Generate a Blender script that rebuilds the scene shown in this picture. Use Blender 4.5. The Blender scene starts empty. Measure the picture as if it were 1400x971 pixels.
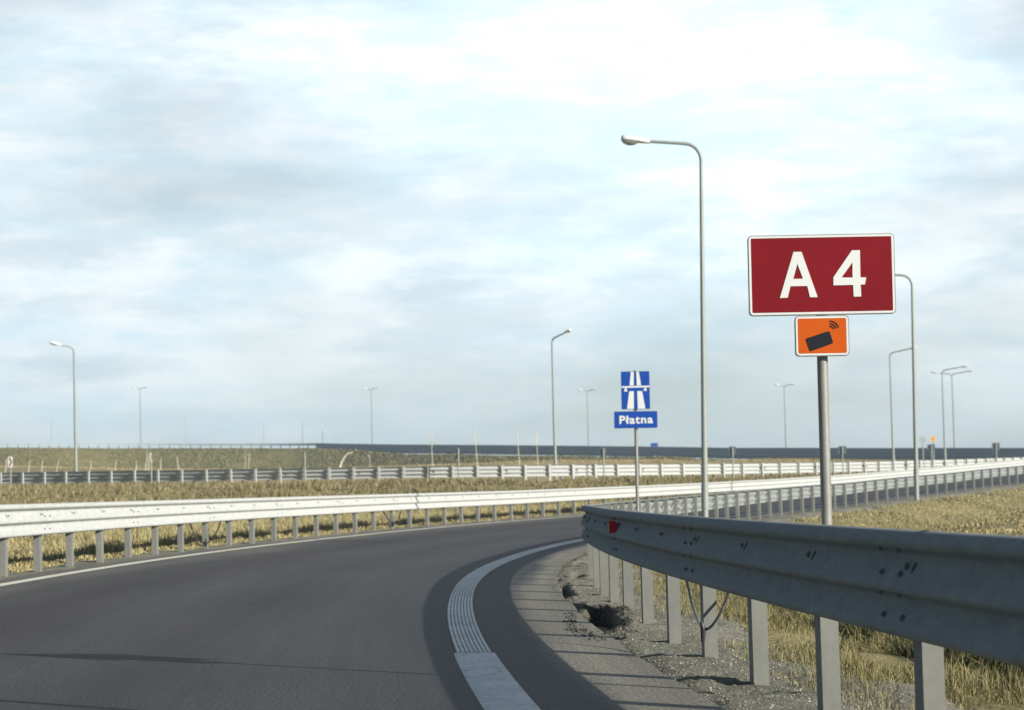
import bpy, bmesh, math, random
import numpy as np
from mathutils import Vector, Matrix

R = math.radians
rng = np.random.default_rng(7)
random.seed(7)
sc = bpy.context.scene
col = sc.collection
E = 0.9                       # eye height of the camera; all heights below are relative to the eye
F = 3306.0                    # 85 mm lens on a 36 mm sensor, in photo pixels (1400 wide)
ROLL = R(1.6)
PIT = math.atan(185.5 / F)
VALUE = 0.72

# ------------------------------------------------------------------ helpers
def at(px, py, Y):
    """point at forward distance Y seen at a photo position (relative to the ground datum)"""
    xr, yr = px - 700, 485.5 - py
    x = xr * math.cos(ROLL) + yr * math.sin(ROLL)
    u = -xr * math.sin(ROLL) + yr * math.cos(ROLL)
    c, s = math.cos(PIT), math.sin(PIT)
    dx, dy, dz = x, F * c - u * s, F * s + u * c
    return Vector((dx / dy * Y, Y, dz / dy * Y + E))

def tag(o, label=None, cat=None, group=None, kind=None):
    if label: o['label'] = label
    if cat: o['category'] = cat
    if group: o['group'] = group
    if kind: o['kind'] = kind
    return o

def empty(name, loc, label, cat, group=None):
    o = bpy.data.objects.new(name, None)
    o.empty_display_size = 0.2
    o.location = loc
    col.objects.link(o)
    return tag(o, label, cat, group)

def link(name, me, mats, parent=None, loc=None):
    o = bpy.data.objects.new(name, me)
    for m in (mats if isinstance(mats, (list, tuple)) else [mats]):
        if m and m.name not in [k.name for k in me.materials]:
            me.materials.append(m)
    col.objects.link(o)
    if parent: o.parent = parent
    if loc is not None: o.location = loc
    return o

class MB:
    """collects geometry for ONE mesh"""
    def __init__(s): s.v, s.f, s.m = [], [], []
    def add(s, vs, fs, mi=0):
        b = len(s.v)
        s.v += [tuple(v) for v in vs]
        s.f += [tuple(i + b for i in f) for f in fs]
        s.m += [mi] * len(fs)
        return s
    def box(s, c, d, mi=0, mat=None):
        x, y, z = d[0] / 2, d[1] / 2, d[2] / 2
        vs = [Vector((a * x, b * y, e * z)) for a in (-1, 1) for b in (-1, 1) for e in (-1, 1)]
        if mat: vs = [mat @ v for v in vs]
        vs = [v + Vector(c) for v in vs]
        return s.add(vs, [(0, 1, 3, 2), (4, 6, 7, 5), (0, 4, 5, 1), (2, 3, 7, 6), (0, 2, 6, 4), (1, 5, 7, 3)], mi)
    def tube(s, pts, rad, n=10, mi=0, cap=True):
        pts = [Vector(p) for p in pts]
        if not isinstance(rad, (list, tuple)): rad = [rad] * len(pts)
        vs, fs = [], []
        prev = None
        for i, p in enumerate(pts):
            t = (pts[min(i + 1, len(pts) - 1)] - pts[max(i - 1, 0)]).normalized()
            if prev is None:
                a = t.orthogonal().normalized()
            else:
                a = (prev - t * prev.dot(t)).normalized()
            prev = a
            b = t.cross(a)
            for k in range(n):
                an = 2 * math.pi * k / n
                vs.append(p + (a * math.cos(an) + b * math.sin(an)) * rad[i])
        for i in range(len(pts) - 1):
            for k in range(n):
                k2 = (k + 1) % n
                fs.append((i * n + k, i * n + k2, (i + 1) * n + k2, (i + 1) * n + k))
        if cap:
            fs.append(tuple(reversed(range(n))))
            fs.append(tuple((len(pts) - 1) * n + k for k in range(n)))
        return s.add(vs, fs, mi)
    def loft(s, rings, mi=0, cap=True):
        n = len(rings[0]); vs = [p for r in rings for p in r]; fs = []
        for i in range(len(rings) - 1):
            for k in range(n):
                k2 = (k + 1) % n
                fs.append((i * n + k, i * n + k2, (i + 1) * n + k2, (i + 1) * n + k))
        if cap:
            fs.append(tuple(reversed(range(n))))
            fs.append(tuple((len(rings) - 1) * n + k for k in range(n)))
        return s.add(vs, fs, mi)
    def mesh(s, name, smooth=True, ang=38):
        me = bpy.data.meshes.new(name)
        me.from_pydata(s.v, [], s.f)
        me.update()
        bm = bmesh.new(); bm.from_mesh(me)
        bmesh.ops.recalc_face_normals(bm, faces=bm.faces)
        bm.to_mesh(me); bm.free()
        if any(s.m):
            me.polygons.foreach_set('material_index', s.m)
        if smooth:
            me.polygons.foreach_set('use_smooth', [True] * len(me.polygons))
            me.set_sharp_from_angle(angle=R(ang))
        return me
    def build(s, name, mats, parent=None, loc=None, smooth=True, ang=38):
        me = s.mesh(name, smooth, ang)
        for m in (mats if isinstance(mats, (list, tuple)) else [mats]):
            me.materials.append(m)
        o = bpy.data.objects.new(name, me)
        col.objects.link(o)
        if parent: o.parent = parent
        if loc is not None: o.location = loc
        return o

def flat_shape(name, loops, depth, mat, parent=None, loc=(0, 0, 0), rot_y=0.0, smooth=False):
    """outlines (with holes) in the x-z plane, given thickness along y (front faces -y)"""
    cu = bpy.data.curves.new(name, 'CURVE')
    cu.dimensions = '2D'; cu.fill_mode = 'BOTH'; cu.extrude = depth / 2
    for lp in loops:
        sp = cu.splines.new('POLY'); sp.points.add(len(lp) - 1)
        for p, (x, z) in zip(sp.points, lp): p.co = (x, z, 0, 1)
        sp.use_cyclic_u = True
    o = bpy.data.objects.new(name, cu); col.objects.link(o)
    dg = bpy.context.evaluated_depsgraph_get()
    me = bpy.data.meshes.new_from_object(o.evaluated_get(dg))
    bpy.data.objects.remove(o); bpy.data.curves.remove(cu)
    me.transform(Matrix.Rotation(R(90), 4, 'X'))
    if rot_y: me.transform(Matrix.Rotation(rot_y, 4, 'Y'))
    me.name = name
    me.materials.clear()
    return link(name, me, mat, parent, loc)

def text_shape(name, txt, size, depth, mat, parent, loc, width=None, bold=0.0):
    cu = bpy.data.curves.new(name, 'FONT')
    cu.body = txt; cu.size = size; cu.extrude = depth / 2; cu.align_x = 'CENTER'; cu.align_y = 'CENTER'
    cu.offset = bold; cu.space_character = 1.12
    o = bpy.data.objects.new(name, cu); col.objects.link(o)
    dg = bpy.context.evaluated_depsgraph_get()
    me = bpy.data.meshes.new_from_object(o.evaluated_get(dg))
    bpy.data.objects.remove(o); bpy.data.curves.remove(cu)
    me.transform(Matrix.Rotation(R(90), 4, 'X'))
    if width:
        xs = [v.co.x for v in me.vertices]
        me.transform(Matrix.Diagonal((width / (max(xs) - min(xs)), 1, 1, 1)))
    me.materials.clear()
    return link(name, me, mat, parent, loc)

def rrect(w, h, r, n=6):
    pts = []
    for cx, cz, a0 in ((w / 2 - r, h / 2 - r, 0), (-w / 2 + r, h / 2 - r, 90), (-w / 2 + r, -h / 2 + r, 180), (w / 2 - r, -h / 2 + r, 270)):
        for k in range(n + 1):
            a = R(a0 + 90 * k / n)
            pts.append((cx + r * math.cos(a), cz + r * math.sin(a)))
    return pts

class Noise:
    def __init__(s, seed, n=256):
        s.t = np.random.default_rng(seed).random((n, n)); s.n = n
    def __call__(s, x, y):
        xi, yi = np.floor(x).astype(int), np.floor(y).astype(int)
        fx, fy = x - xi, y - yi
        fx, fy = fx * fx * (3 - 2 * fx), fy * fy * (3 - 2 * fy)
        n = s.n
        g = lambda a, b: s.t[a % n, b % n]
        return (g(xi, yi) * (1 - fx) + g(xi + 1, yi) * fx) * (1 - fy) + (g(xi, yi + 1) * (1 - fx) + g(xi + 1, yi + 1) * fx) * fy
NZ = Noise(3)
def fbm(x, y, o=4):
    r, a, t = 0, 1.0, 0
    for k in range(o):
        r = r + a * NZ(x * 2 ** k + 17.3 * k, y * 2 ** k + 9.1 * k); t += a; a *= 0.5
    return r / t

def sstep(a, b, x):
    t = np.clip((x - a) / (b - a), 0, 1)
    return t * t * (3 - 2 * t)

# ------------------------------------------------------------------ materials
def new_mat(name):
    m = bpy.data.materials.new(name); m.use_nodes = True
    nt = m.node_tree
    b = nt.nodes['Principled BSDF']
    return m, nt, b
def N(nt, t, **kw):
    n = nt.nodes.new(t)
    for k, v in kw.items():
        if k in n.inputs: n.inputs[k].default_value = v
        else: setattr(n, k, v)
    return n
def ramp(nt, fac, stops):
    r = nt.nodes.new('ShaderNodeValToRGB')
    el = r.color_ramp.elements
    while len(el) < len(stops): el.new(0.5)
    for e, (p, c) in zip(el, stops):
        e.position = p; e.color = (*c, 1) if len(c) == 3 else c
    nt.links.new(fac, r.inputs[0])
    return r.outputs[0]
def noise(nt, vec, scale, detail=4, rough=0.55):
    n = nt.nodes.new('ShaderNodeTexNoise')
    n.inputs['Scale'].default_value = scale; n.inputs['Detail'].default_value = detail; n.inputs['Roughness'].default_value = rough
    if vec is not None: nt.links.new(vec, n.inputs['Vector'])
    return n.outputs[0]
def mapping(nt, vec, scale):
    m = nt.nodes.new('ShaderNodeMapping'); m.inputs['Scale'].default_value = scale
    nt.links.new(vec, m.inputs['Vector']); return m.outputs[0]
def mix(nt, fac, a, b, mode='MIX'):
    m = nt.nodes.new('ShaderNodeMix'); m.data_type = 'RGBA'; m.blend_type = mode
    for sock, v in ((m.inputs[0], fac), (m.inputs[6], a), (m.inputs[7], b)):
        if isinstance(v, bpy.types.NodeSocket): nt.links.new(v, sock)
        elif isinstance(v, (int, float)): sock.default_value = v
        else: sock.default_value = (*v, 1)
    return m.outputs[2]
def bump(nt, b, h, strength, dist=0.01):
    n = nt.nodes.new('ShaderNodeBump'); n.inputs['Strength'].default_value = strength; n.inputs['Distance'].default_value = dist
    nt.links.new(h, n.inputs['Height']); nt.links.new(n.outputs[0], b.inputs['Normal'])
def objco(nt): return nt.nodes.new('ShaderNodeTexCoord').outputs['Object']
def geopos(nt): return nt.nodes.new('ShaderNodeNewGeometry').outputs['Position']

def metal_mat(name, base, var=0.12, metallic=0.55, rough=0.45, streak=(2, 2, 2), spec=0.5):
    m, nt, b = new_mat(name)
    b.inputs['Specular IOR Level'].default_value = spec
    p = geopos(nt)
    n1 = noise(nt, mapping(nt, p, streak), 3.0, 5)
    n2 = noise(nt, p, 40.0, 3)
    lo = tuple(c * (1 - var) for c in base); hi = tuple(min(1, c * (1 + var)) for c in base)
    c1 = ramp(nt, n1, [(0.3, lo), (0.7, hi)])
    c2 = ramp(nt, n2, [(0.25, (0.86, 0.86, 0.86)), (0.7, (1, 1, 1))])
    nt.links.new(mix(nt, 1.0, c1, c2, 'MULTIPLY'), b.inputs['Base Color'])
    b.inputs['Metallic'].default_value = metallic
    r = nt.nodes.new('ShaderNodeMapRange'); r.inputs[3].default_value = rough - 0.08; r.inputs[4].default_value = rough + 0.12
    nt.links.new(n1, r.inputs[0]); nt.links.new(r.outputs[0], b.inputs['Roughness'])
    bump(nt, b, n2, 0.08, 0.002)
    return m
def paint_mat(name, base, rough=0.4, var=0.06, metallic=0.0, scale=6.0):
    m, nt, b = new_mat(name)
    p = geopos(nt)
    n1 = noise(nt, p, scale, 5)
    c = ramp(nt, n1, [(0.3, tuple(c * (1 - var) for c in base)), (0.7, tuple(min(1, c * (1 + var)) for c in base))])
    nt.links.new(c, b.inputs['Base Color'])
    b.inputs['Roughness'].default_value = rough; b.inputs['Metallic'].default_value = metallic
    b.inputs['Specular IOR Level'].default_value = 0.22
    return m

M = {}
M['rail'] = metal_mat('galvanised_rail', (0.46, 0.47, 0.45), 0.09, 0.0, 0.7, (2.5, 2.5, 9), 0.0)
M['rail_shaded'] = metal_mat('shade_darkened_rail', (0.285, 0.31, 0.305), 0.09, 0.0, 0.75, (2.5, 2.5, 9), 0.0)  # same galvanised metal for the inner rail, its face's shade darkened into the colour
M['barrier'] = metal_mat('blue_grey_barrier', (0.34, 0.42, 0.50), 0.1, 0.0, 0.6, (1, 1, 4), 0.2)
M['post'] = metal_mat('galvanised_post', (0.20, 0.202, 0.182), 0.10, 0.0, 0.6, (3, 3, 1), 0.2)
M['bolt'] = metal_mat('dull_bolt', (0.13, 0.14, 0.145), 0.15, 0.5, 0.5)
M['slot'] = paint_mat('slot_shadow_gap', (0.015, 0.017, 0.02), 0.8)
M['far_rail'] = metal_mat('weathered_far_rail', (0.34, 0.40, 0.43), 0.1, 0.0, 0.6)
M['pole'] = metal_mat('lamp_pole_steel', (0.30, 0.325, 0.30), 0.08, 0.2, 0.5, (4, 4, 0.6))
M['sign_pole'] = metal_mat('sign_pole_steel', (0.26, 0.26, 0.235), 0.18, 0.2, 0.5, (6, 6, 1.5))
M['lamp_body'] = paint_mat('lamp_housing', (0.72, 0.74, 0.72), 0.35, 0.05)
M['white'] = paint_mat('sign_white', (0.64, 0.655, 0.63), 0.35, 0.03)
M['red'] = paint_mat('sign_red', (0.18, 0.007, 0.012), 0.32, 0.06)
M['orange'] = paint_mat('sign_orange', (0.50, 0.085, 0.006), 0.35, 0.04)
M['black'] = paint_mat('sign_black', (0.012, 0.014, 0.018), 0.45, 0.1)
M['blue'] = paint_mat('sign_blue', (0.009, 0.060, 0.32), 0.35, 0.05)
M['signback'] = paint_mat('sign_back_grey', (0.10, 0.115, 0.125), 0.5, 0.08)
M['edge_metal'] = metal_mat('sign_edge', (0.28, 0.29, 0.28), 0.08, 0.5, 0.4)
M['reflector'] = paint_mat('red_reflector', (0.62, 0.012, 0.015), 0.15, 0.05)
M['yellow'] = paint_mat('sign_yellow', (0.80, 0.42, 0.03), 0.4, 0.04)
M['cable'] = paint_mat('black_cable', (0.03, 0.032, 0.035), 0.35, 0.1)
M['stake'] = paint_mat('pale_wood', (0.62, 0.56, 0.42), 0.8, 0.2, scale=3)
M['bark'] = paint_mat('bark', (0.22, 0.19, 0.15), 0.85, 0.25, scale=5)
mg, nt, b = new_mat('lamp_glass')
b.inputs['Base Color'].default_value = (0.85, 0.88, 0.88, 1); b.inputs['Roughness'].default_value = 0.12
b.inputs['Transmission Weight'].default_value = 0.8; b.inputs['IOR'].default_value = 1.35
M['glass'] = mg

# asphalt (u = along the road in metres, v = metres from the inner guardrail)
m, nt, b = new_mat('asphalt')
uv = nt.nodes.new('ShaderNodeTexCoord').outputs['UV']
p = geopos(nt)
sepn = nt.nodes.new('ShaderNodeSeparateXYZ'); nt.links.new(uv, sepn.inputs[0])
wob = noise(nt, mapping(nt, uv, (0.10, 0.35, 1)), 1.0, 3)
ma = N(nt, 'ShaderNodeMath', operation='MULTIPLY_ADD'); nt.links.new(wob, ma.inputs[0]); ma.inputs[1].default_value = 0.9; nt.links.new(sepn.outputs[1], ma.inputs[2])
mr = nt.nodes.new('ShaderNodeMapRange'); mr.inputs[1].default_value = 0.0; mr.inputs[2].default_value = 6.0
nt.links.new(ma.outputs[0], mr.inputs[0])
lane = ramp(nt, mr.outputs[0], [(0.158, (0.185, 0.172, 0.138)), (0.182, (0.037, 0.040, 0.042)), (0.26, (0.034, 0.037, 0.040)), (0.36, (0.049, 0.047, 0.051)),
                               (0.47, (0.040, 0.034, 0.036)), (0.56, (0.052, 0.048, 0.050)), (0.66, (0.036, 0.028, 0.028)), (0.74, (0.046, 0.042, 0.041)), (0.80, (0.095, 0.090, 0.078)), (0.95, (0.125, 0.12, 0.104))])
big = ramp(nt, noise(nt, mapping(nt, uv, (0.25, 1.6, 1)), 1.0, 5), [(0.25, (0.66, 0.66, 0.67)), (0.5, (0.92, 0.92, 0.92)), (0.75, (1.12, 1.10, 1.07))])
streak = ramp(nt, noise(nt, mapping(nt, uv, (0.22, 11.0, 1)), 1.0, 4), [(0.3, (0.86, 0.85, 0.85)), (0.7, (1.14, 1.14, 1.14))])
big = mix(nt, 1.0, big, streak, 'MULTIPLY')
patch = ramp(nt, noise(nt, mapping(nt, uv, (0.9, 1.4, 1)), 1.0, 6, 0.65), [(0.62, (1, 1, 1)), (0.72, (0.80, 0.79, 0.79))])
big = mix(nt, 1.0, big, patch, 'MULTIPLY')
fine = noise(nt, mapping(nt, uv, (16.0, 75.0, 1)), 1.0, 4, 0.75)
fc = ramp(nt, fine, [(0.25, (0.35, 0.35, 0.36)), (0.5, (1.0, 1.0, 1.0)), (0.75, (1.9, 1.9, 1.86))])
c = mix(nt, 1.0, mix(nt, 1.0, lane, big, 'MULTIPLY'), fc, 'MULTIPLY')
sp = noise(nt, p, 42.0, 2, 0.6)
spm = ramp(nt, sp, [(0.70, (0, 0, 0)), (0.76, (1, 1, 1))])
c = mix(nt, spm, c, (0.17, 0.165, 0.155))
nt.links.new(c, b.inputs['Base Color'])
b.inputs['Roughness'].default_value = 0.72
b.inputs['Specular IOR Level'].default_value = 0.24
bump(nt, b, fine, 0.55, 0.006)
M['asphalt'] = m

def line_mat(name, base, wear):
    m, nt, b = new_mat(name)
    p = geopos(nt)
    n1 = noise(nt, p, 30.0, 5, 0.65)
    dirt = noise(nt, p, 3.0, 4)
    c = ramp(nt, n1, [(0.28, tuple(k * 0.55 for k in base)), (0.5, base), (0.8, tuple(min(1, k * 1.1) for k in base))])
    d = ramp(nt, dirt, [(0.3, (0.78, 0.77, 0.74)), (0.65, (1, 1, 1))])
    nt.links.new(mix(nt, 1.0, c, d, 'MULTIPLY'), b.inputs['Base Color'])
    b.inputs['Roughness'].default_value = 0.7
    bump(nt, b, n1, 0.3, 0.003)
    return m
M['line'] = line_mat('worn_white_paint', (0.86, 0.86, 0.81), 0.3)
M['line_base'] = line_mat('grimy_line_base', (0.26, 0.28, 0.28), 0.3)
M['line_out'] = line_mat('edge_paint', (0.72, 0.69, 0.57), 0.2)

def earth_mat(name, stops, scales, fine_scale, bumpd, vcol=False):
    m, nt, b = new_mat(name)
    p = geopos(nt)
    a = noise(nt, p, scales[0], 6, 0.6)
    c = ramp(nt, a, stops)
    f = noise(nt, p, fine_scale, 4, 0.7)
    fc = ramp(nt, f, [(0.2, (0.5, 0.5, 0.5)), (0.5, (1, 1, 1)), (0.8, (1.5, 1.48, 1.42))])
    c = mix(nt, 1.0, c, fc, 'MULTIPLY')
    f2 = noise(nt, p, 48.0, 5, 0.75)
    c = mix(nt, 1.0, c, ramp(nt, f2, [(0.3, (0.55, 0.55, 0.52)), (0.5, (1, 1, 1)), (0.7, (1.35, 1.33, 1.28))]), 'MULTIPLY')
    g = ramp(nt, noise(nt, p, scales[1], 3), [(0.3, (0.75, 0.78, 0.74)), (0.7, (1.12, 1.08, 1.04))])
    c = mix(nt, 1.0, c, g, 'MULTIPLY')
    if vcol:
        at_ = nt.nodes.new('ShaderNodeAttribute'); at_.attribute_name = 'tint'
        c = mix(nt, 1.0, c, at_.outputs['Color'], 'MULTIPLY')
    nt.links.new(c, b.inputs['Base Color'])
    b.inputs['Roughness'].default_value = 0.95; b.inputs['Specular IOR Level'].default_value = 0.15
    bump(nt, b, f, 0.8, bumpd)
    return m
M['ground'] = earth_mat('dry_grass_ground', [(0.25, (0.16, 0.14, 0.066)), (0.45, (0.25, 0.215, 0.105)), (0.6, (0.315, 0.265, 0.135)), (0.8, (0.365, 0.305, 0.16))], (0.45, 0.07), 9.0, 0.06, True)
M['gravel'] = earth_mat('gravel', [(0.25, (0.155, 0.15, 0.125)), (0.5, (0.22, 0.212, 0.178)), (0.75, (0.29, 0.28, 0.235))], (2.5, 0.5), 75.0, 0.02, True)
M['track'] = earth_mat('dirt_track', [(0.3, (0.10, 0.095, 0.085)), (0.7, (0.16, 0.15, 0.13))], (0.5, 0.1), 6.0, 0.04)
m, nt, b = new_mat('grass_blades')
a_ = nt.nodes.new('ShaderNodeAttribute'); a_.attribute_name = 'tint'
nt.links.new(a_.outputs['Color'], b.inputs['Base Color'])
b.inputs['Roughness'].default_value = 0.75; b.inputs['Specular IOR Level'].default_value = 0.2
M['grass'] = m
m, nt, b = new_mat('stones')
a_ = nt.nodes.new('ShaderNodeAttribute'); a_.attribute_name = 'tint'
nt.links.new(a_.outputs['Color'], b.inputs['Base Color'])
b.inputs['Roughness'].default_value = 0.9
M['stone'] = m

# ------------------------------------------------------------------ the curve of the slip road
KN = np.array([0, 20, 40, 60, 80, 110.])
KV = np.array([0.00594, 0.00909, 0.00763, 0.00441, 0.00112, 0.00112])
DS = 0.25
SS = np.arange(0, 130 + DS, DS)
kk = np.interp(SS, KN, KV)
TH = -0.07961 + np.concatenate([[0], np.cumsum((kk[1:] + kk[:-1]) / 2 * DS)])
XX = 1.08455 + np.concatenate([[0], np.cumsum((np.sin(TH[1:]) + np.sin(TH[:-1])) / 2 * DS)])
YY = 6.46293 + np.concatenate([[0], np.cumsum((np.cos(TH[1:]) + np.cos(TH[:-1])) / 2 * DS)])
sb = np.arange(-30, 0, DS)
XX = np.concatenate([XX[0] + sb * math.sin(TH[0]), XX]); YY = np.concatenate([YY[0] + sb * math.cos(TH[0]), YY])
TH = np.concatenate([sb * 0 + TH[0], TH]); SS = np.concatenate([sb, SS])

zi_ = lambda s: np.interp(s, [-30, 0, 12, 20.5, 25, 31, 38, 45.5, 50.8, 54.8, 58.8, 62.5, 65.2, 69.5, 73.2, 78.8, 110, 130], [-.745, -.745, -.742, -.785, -.793, -.80, -.775, -.718, -.675, -.655, -.586, -.525, -.49, -.435, -.345, -.25, .33, .7])
W_ = lambda s: np.interp(s, [-30, 14, 30, 41, 49, 130], [5.0, 5.03, 5.06, 5.19, 5.24, 5.24])
zo_ = lambda s: np.interp(s, ZOS, ZOV)
ZOS = [-30, 30, 44, 50, 55, 60, 67.5, 76, 86, 93.5, 104, 130]
ZOV = [-.60, -.61, -.61, -.59, -.57, -.54, -.477, -.376, -.206, -.04, .171, .75]
def plane(s, w):
    a, b_ = zi_(s), zo_(s)
    return a + (b_ - a) * w / W_(s)
def PW(s, w):
    s = np.asarray(s, float); w = np.asarray(w, float)
    x, y, t = np.interp(s, SS, XX), np.interp(s, SS, YY), np.interp(s, SS, TH)
    return x - w * np.cos(t), y + w * np.sin(t), t
def P3(s, w, dz=0.0):
    x, y, t = PW(s, w)
    return Vector((float(x), float(y), float(plane(s, w)) + E + dz))
def sw_of(x, y):
    sh = x.shape; x = x.ravel(); y = y.ravel()
    so = np.empty(len(x)); wo = np.empty(len(x))
    cs = slice(None, None, 2)
    cx, cy, ct, c_s = XX[cs], YY[cs], TH[cs], SS[cs]
    for i in range(0, len(x), 20000):
        d = (x[i:i + 20000, None] - cx) ** 2 + (y[i:i + 20000, None] - cy) ** 2
        j = d.argmin(1)
        dx, dy = x[i:i + 20000] - cx[j], y[i:i + 20000] - cy[j]
        al = dx * np.sin(ct[j]) + dy * np.cos(ct[j])
        wo[i:i + 20000] = -dx * np.cos(ct[j]) + dy * np.sin(ct[j])
        so[i:i + 20000] = c_s[j] + np.clip(al, -0.3, 0.3)
    return so.reshape(sh), wo.reshape(sh)

# middle ramp and far embankment, given by direction (photo x at the horizon) and distance
MU = [-300, 0, 200, 350, 500, 650, 840, 1037, 1217, 1400, 1700]
MY = [107, 103, 99.2, 96.8, 95.5, 95, 97, 104, 113, 124, 145]
MZ = [.8, .62, .5, .40, .34, .28, .20, .14, .14, .24, .5]
FU = [-300, 0, 200, 400, 430, 490, 550, 700, 850, 1000, 1200, 1400, 1700]
FY = [278, 281, 290, 290, 288, 283, 276, 258, 241, 223, 208, 194, 180]
CZ = [7.0, 6.6, 6.3, 5.8, 5.72, 5.15, 4.5, 3.74, 3.0, 2.28, 1.68, 1.18, 0.9]
TZ = [4.6, 4.3, 3.6, 3.0, 3.0, 2.98, 2.95, 2.95, 2.6, 2.15, 1.6, 1.1, 0.85]
outs = np.arange(14, 128, 0.5)
ox_, oy_, _ = PW(outs, W_(outs) + 0.7)
OU = ox_ / oy_ * F + 700
def terrain(x, y):
    s, w = sw_of(x, y)
    W = W_(s)
    yy = np.maximum(y, 1.0)
    u = np.clip(x / yy * F + 700, -300, 1700)
    u = np.where(y < 5, -300, u)
    Yo = np.interp(u, OU, oy_, left=18)
    ym, zm = np.interp(u, MU, MY), np.interp(u, MU, MZ)
    yf, zc, zt = np.interp(u, FU, FY), np.interp(u, FU, CZ), np.interp(u, FU, TZ)
    yt = yf - 3.0 - (zc - zt) * 1.9
    zo = np.interp(u, OU, zo_(outs), left=-.60) - 0.02
    z = np.where(y < Yo, zo, 0.0)
    def seg(y0, z0, y1, z1):
        t = np.clip((y - y0) / np.maximum(y1 - y0, .1), 0, 1)
        return z0 + (z1 - z0) * t
    A = Yo + 0.45 * (ym - Yo)
    B = ym - np.minimum(10, 0.3 * (ym - Yo))
    z = np.where((y >= Yo) & (y < A), seg(Yo, zo, A, np.minimum(zo + 0.08, zm)), z)
    z = np.where((y >= A) & (y < B), seg(A, np.minimum(zo + 0.08, zm), B, zm - 0.03), z)
    z = np.where((y >= B) & (y < ym), seg(B, zm - 0.03, ym, zm), z)
    z = np.where((y >= ym) & (y < ym + 9), zm, z)
    z = np.where((y >= ym + 9) & (y < yt), seg(ym + 9, zm, yt, zt), z)
    z = np.where((y >= yt) & (y < yf - 1.5), seg(yt, zt, yf - 1.5, zc), z)
    z = np.where((y >= yf - 1.5) & (y < yf + 16), zc, z)
    z = np.where((y >= yf + 16) & (y < yf + 60), seg(yf + 16, zc, yf + 60, 0.3), z)
    z = np.where(y >= yf + 60, 0.3, z)
    und = (fbm(x * 0.12, y * 0.12, 4) - 0.5)
    z = z + und * 0.25 * sstep(2, 14, np.minimum(np.maximum(y - Yo, 0), np.abs(y - ym) * 1.5))* (y < yf)
    # infield on the inner side of the bend
    zin = zi_(s) - 0.04 - 0.42 * np.exp(-((w + 2.9) / 1.25) ** 2) - 0.10 * sstep(-2, -9, w)
    zin = zin + und * 0.30 * sstep(-1.5, -6, w) + (fbm(x * 0.9, y * 0.9, 3) - 0.5) * 0.10 * sstep(-0.8, -2.0, w)
    inn = (w < -0.55) & (y < 150) & (s < 127)
    z = np.where(inn, zin, z)
    cor = (w >= -0.55) & (w <= W + 0.7) & (s < 129.5)
    dip = 0.07 * sstep(-0.95, -0.45, w) * (1 - sstep(W + 0.1, W + 0.55, w))
    z = np.where(cor, plane(s, w) - dip - 0.012, z)
    return z + E, s, w, u, yf, yt, ym

# ground: one sheet out to the horizon
def axis(parts):
    out = [parts[0][0]]
    for a, b_, st in parts:
        n = max(1, int(round((b_ - a) / st)))
        out += list(a + (b_ - a) * np.arange(1, n + 1) / n)
    return np.array(out)
gx = axis([(-6000, -1000, 1000), (-1000, -120, 80), (-120, -40, 3), (-40, -8, .8), (-8, 14, .3), (14, 50, .9), (50, 130, 3), (130, 1000, 80), (1000, 6000, 1000)])
gy = axis([(-3000, -300, 900), (-300, -30, 45), (-30, 0, 2), (0, 34, .3), (34, 130, .7), (130, 330, 1.6), (330, 700, 20), (700, 9000, 1000)])
GX, GY = np.meshgrid(gx, gy)
GZ, gs, gw, gu, gyf, gyt, gym = terrain(GX, GY)
def grid_mesh(name, X, Y, Z, smooth=True):
    ny, nx = X.shape
    me = bpy.data.meshes.new(name)
    v = np.stack([X, Y, Z], -1).reshape(-1, 3)
    idx = np.arange(nx * ny).reshape(ny, nx)
    f = np.stack([idx[:-1, :-1], idx[:-1, 1:], idx[1:, 1:], idx[1:, :-1]], -1).reshape(-1)
    me.vertices.add(len(v)); me.vertices.foreach_set('co', v.ravel())
    me.loops.add(len(f)); me.loops.foreach_set('vertex_index', f.astype(np.int32))
    npoly = len(f) // 4
    me.polygons.add(npoly); me.polygons.foreach_set('loop_start', np.arange(npoly, dtype=np.int32) * 4)
    me.update(); me.validate()
    if smooth: me.polygons.foreach_set('use_smooth', np.ones(npoly, bool))
    return me
def set_tint(me, rgb):
    at_ = me.color_attributes.new('tint', 'FLOAT_COLOR', 'POINT')
    a = np.ones((len(me.vertices), 4)); a[:, :3] = rgb
    at_.data.foreach_set('color', a.ravel())
gme = grid_mesh('ground', GX, GY, GZ)
# real ground cover colours: olive growth on the embankment slope, straw on the field
tint = np.ones(GX.shape + (3,))
onb = ((GY > gyt) & (GY < gyf + 40))[..., None]
tint = np.where(onb, np.array([0.72, 0.76, 0.66]), tint)
fld = ((GY > gym + 9) & (GY <= gyt) & (gu > 300))[..., None]
tint = np.where(fld, np.array([1.45, 1.35, 1.3]), tint)
set_tint(gme, tint.reshape(-1, 3))
tag(link('ground', gme, M['ground']), kind='structure')

def strip(name, s0, s1, ds, ws, dz, mat, kind='structure'):
    """sheet following the road; ws = list of offsets (numbers or functions of s)"""
    s = np.arange(s0, s1 + ds / 2, ds)
    cols_ = [np.broadcast_to(w(s) if callable(w) else w, s.shape) for w in ws]
    Wm = np.stack(cols_, 1); Sm = np.repeat(s[:, None], len(ws), 1)
    x, y, t = PW(Sm, Wm)
    z = plane(Sm, Wm) + E + dz
    me = grid_mesh(name, x[:, ::-1], y[:, ::-1], z[:, ::-1])
    uvl = me.uv_layers.new(name='UVMap')
    li = np.empty(len(me.loops), np.int32); me.loops.foreach_get('vertex_index', li)
    uvv = np.stack([Sm[:, ::-1].ravel()[li], Wm[:, ::-1].ravel()[li]], -1)
    uvl.data.foreach_set('uv', uvv.ravel().astype(np.float32))
    o = link(name, me, mat)
    if kind: o['kind'] = kind
    return o
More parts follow.
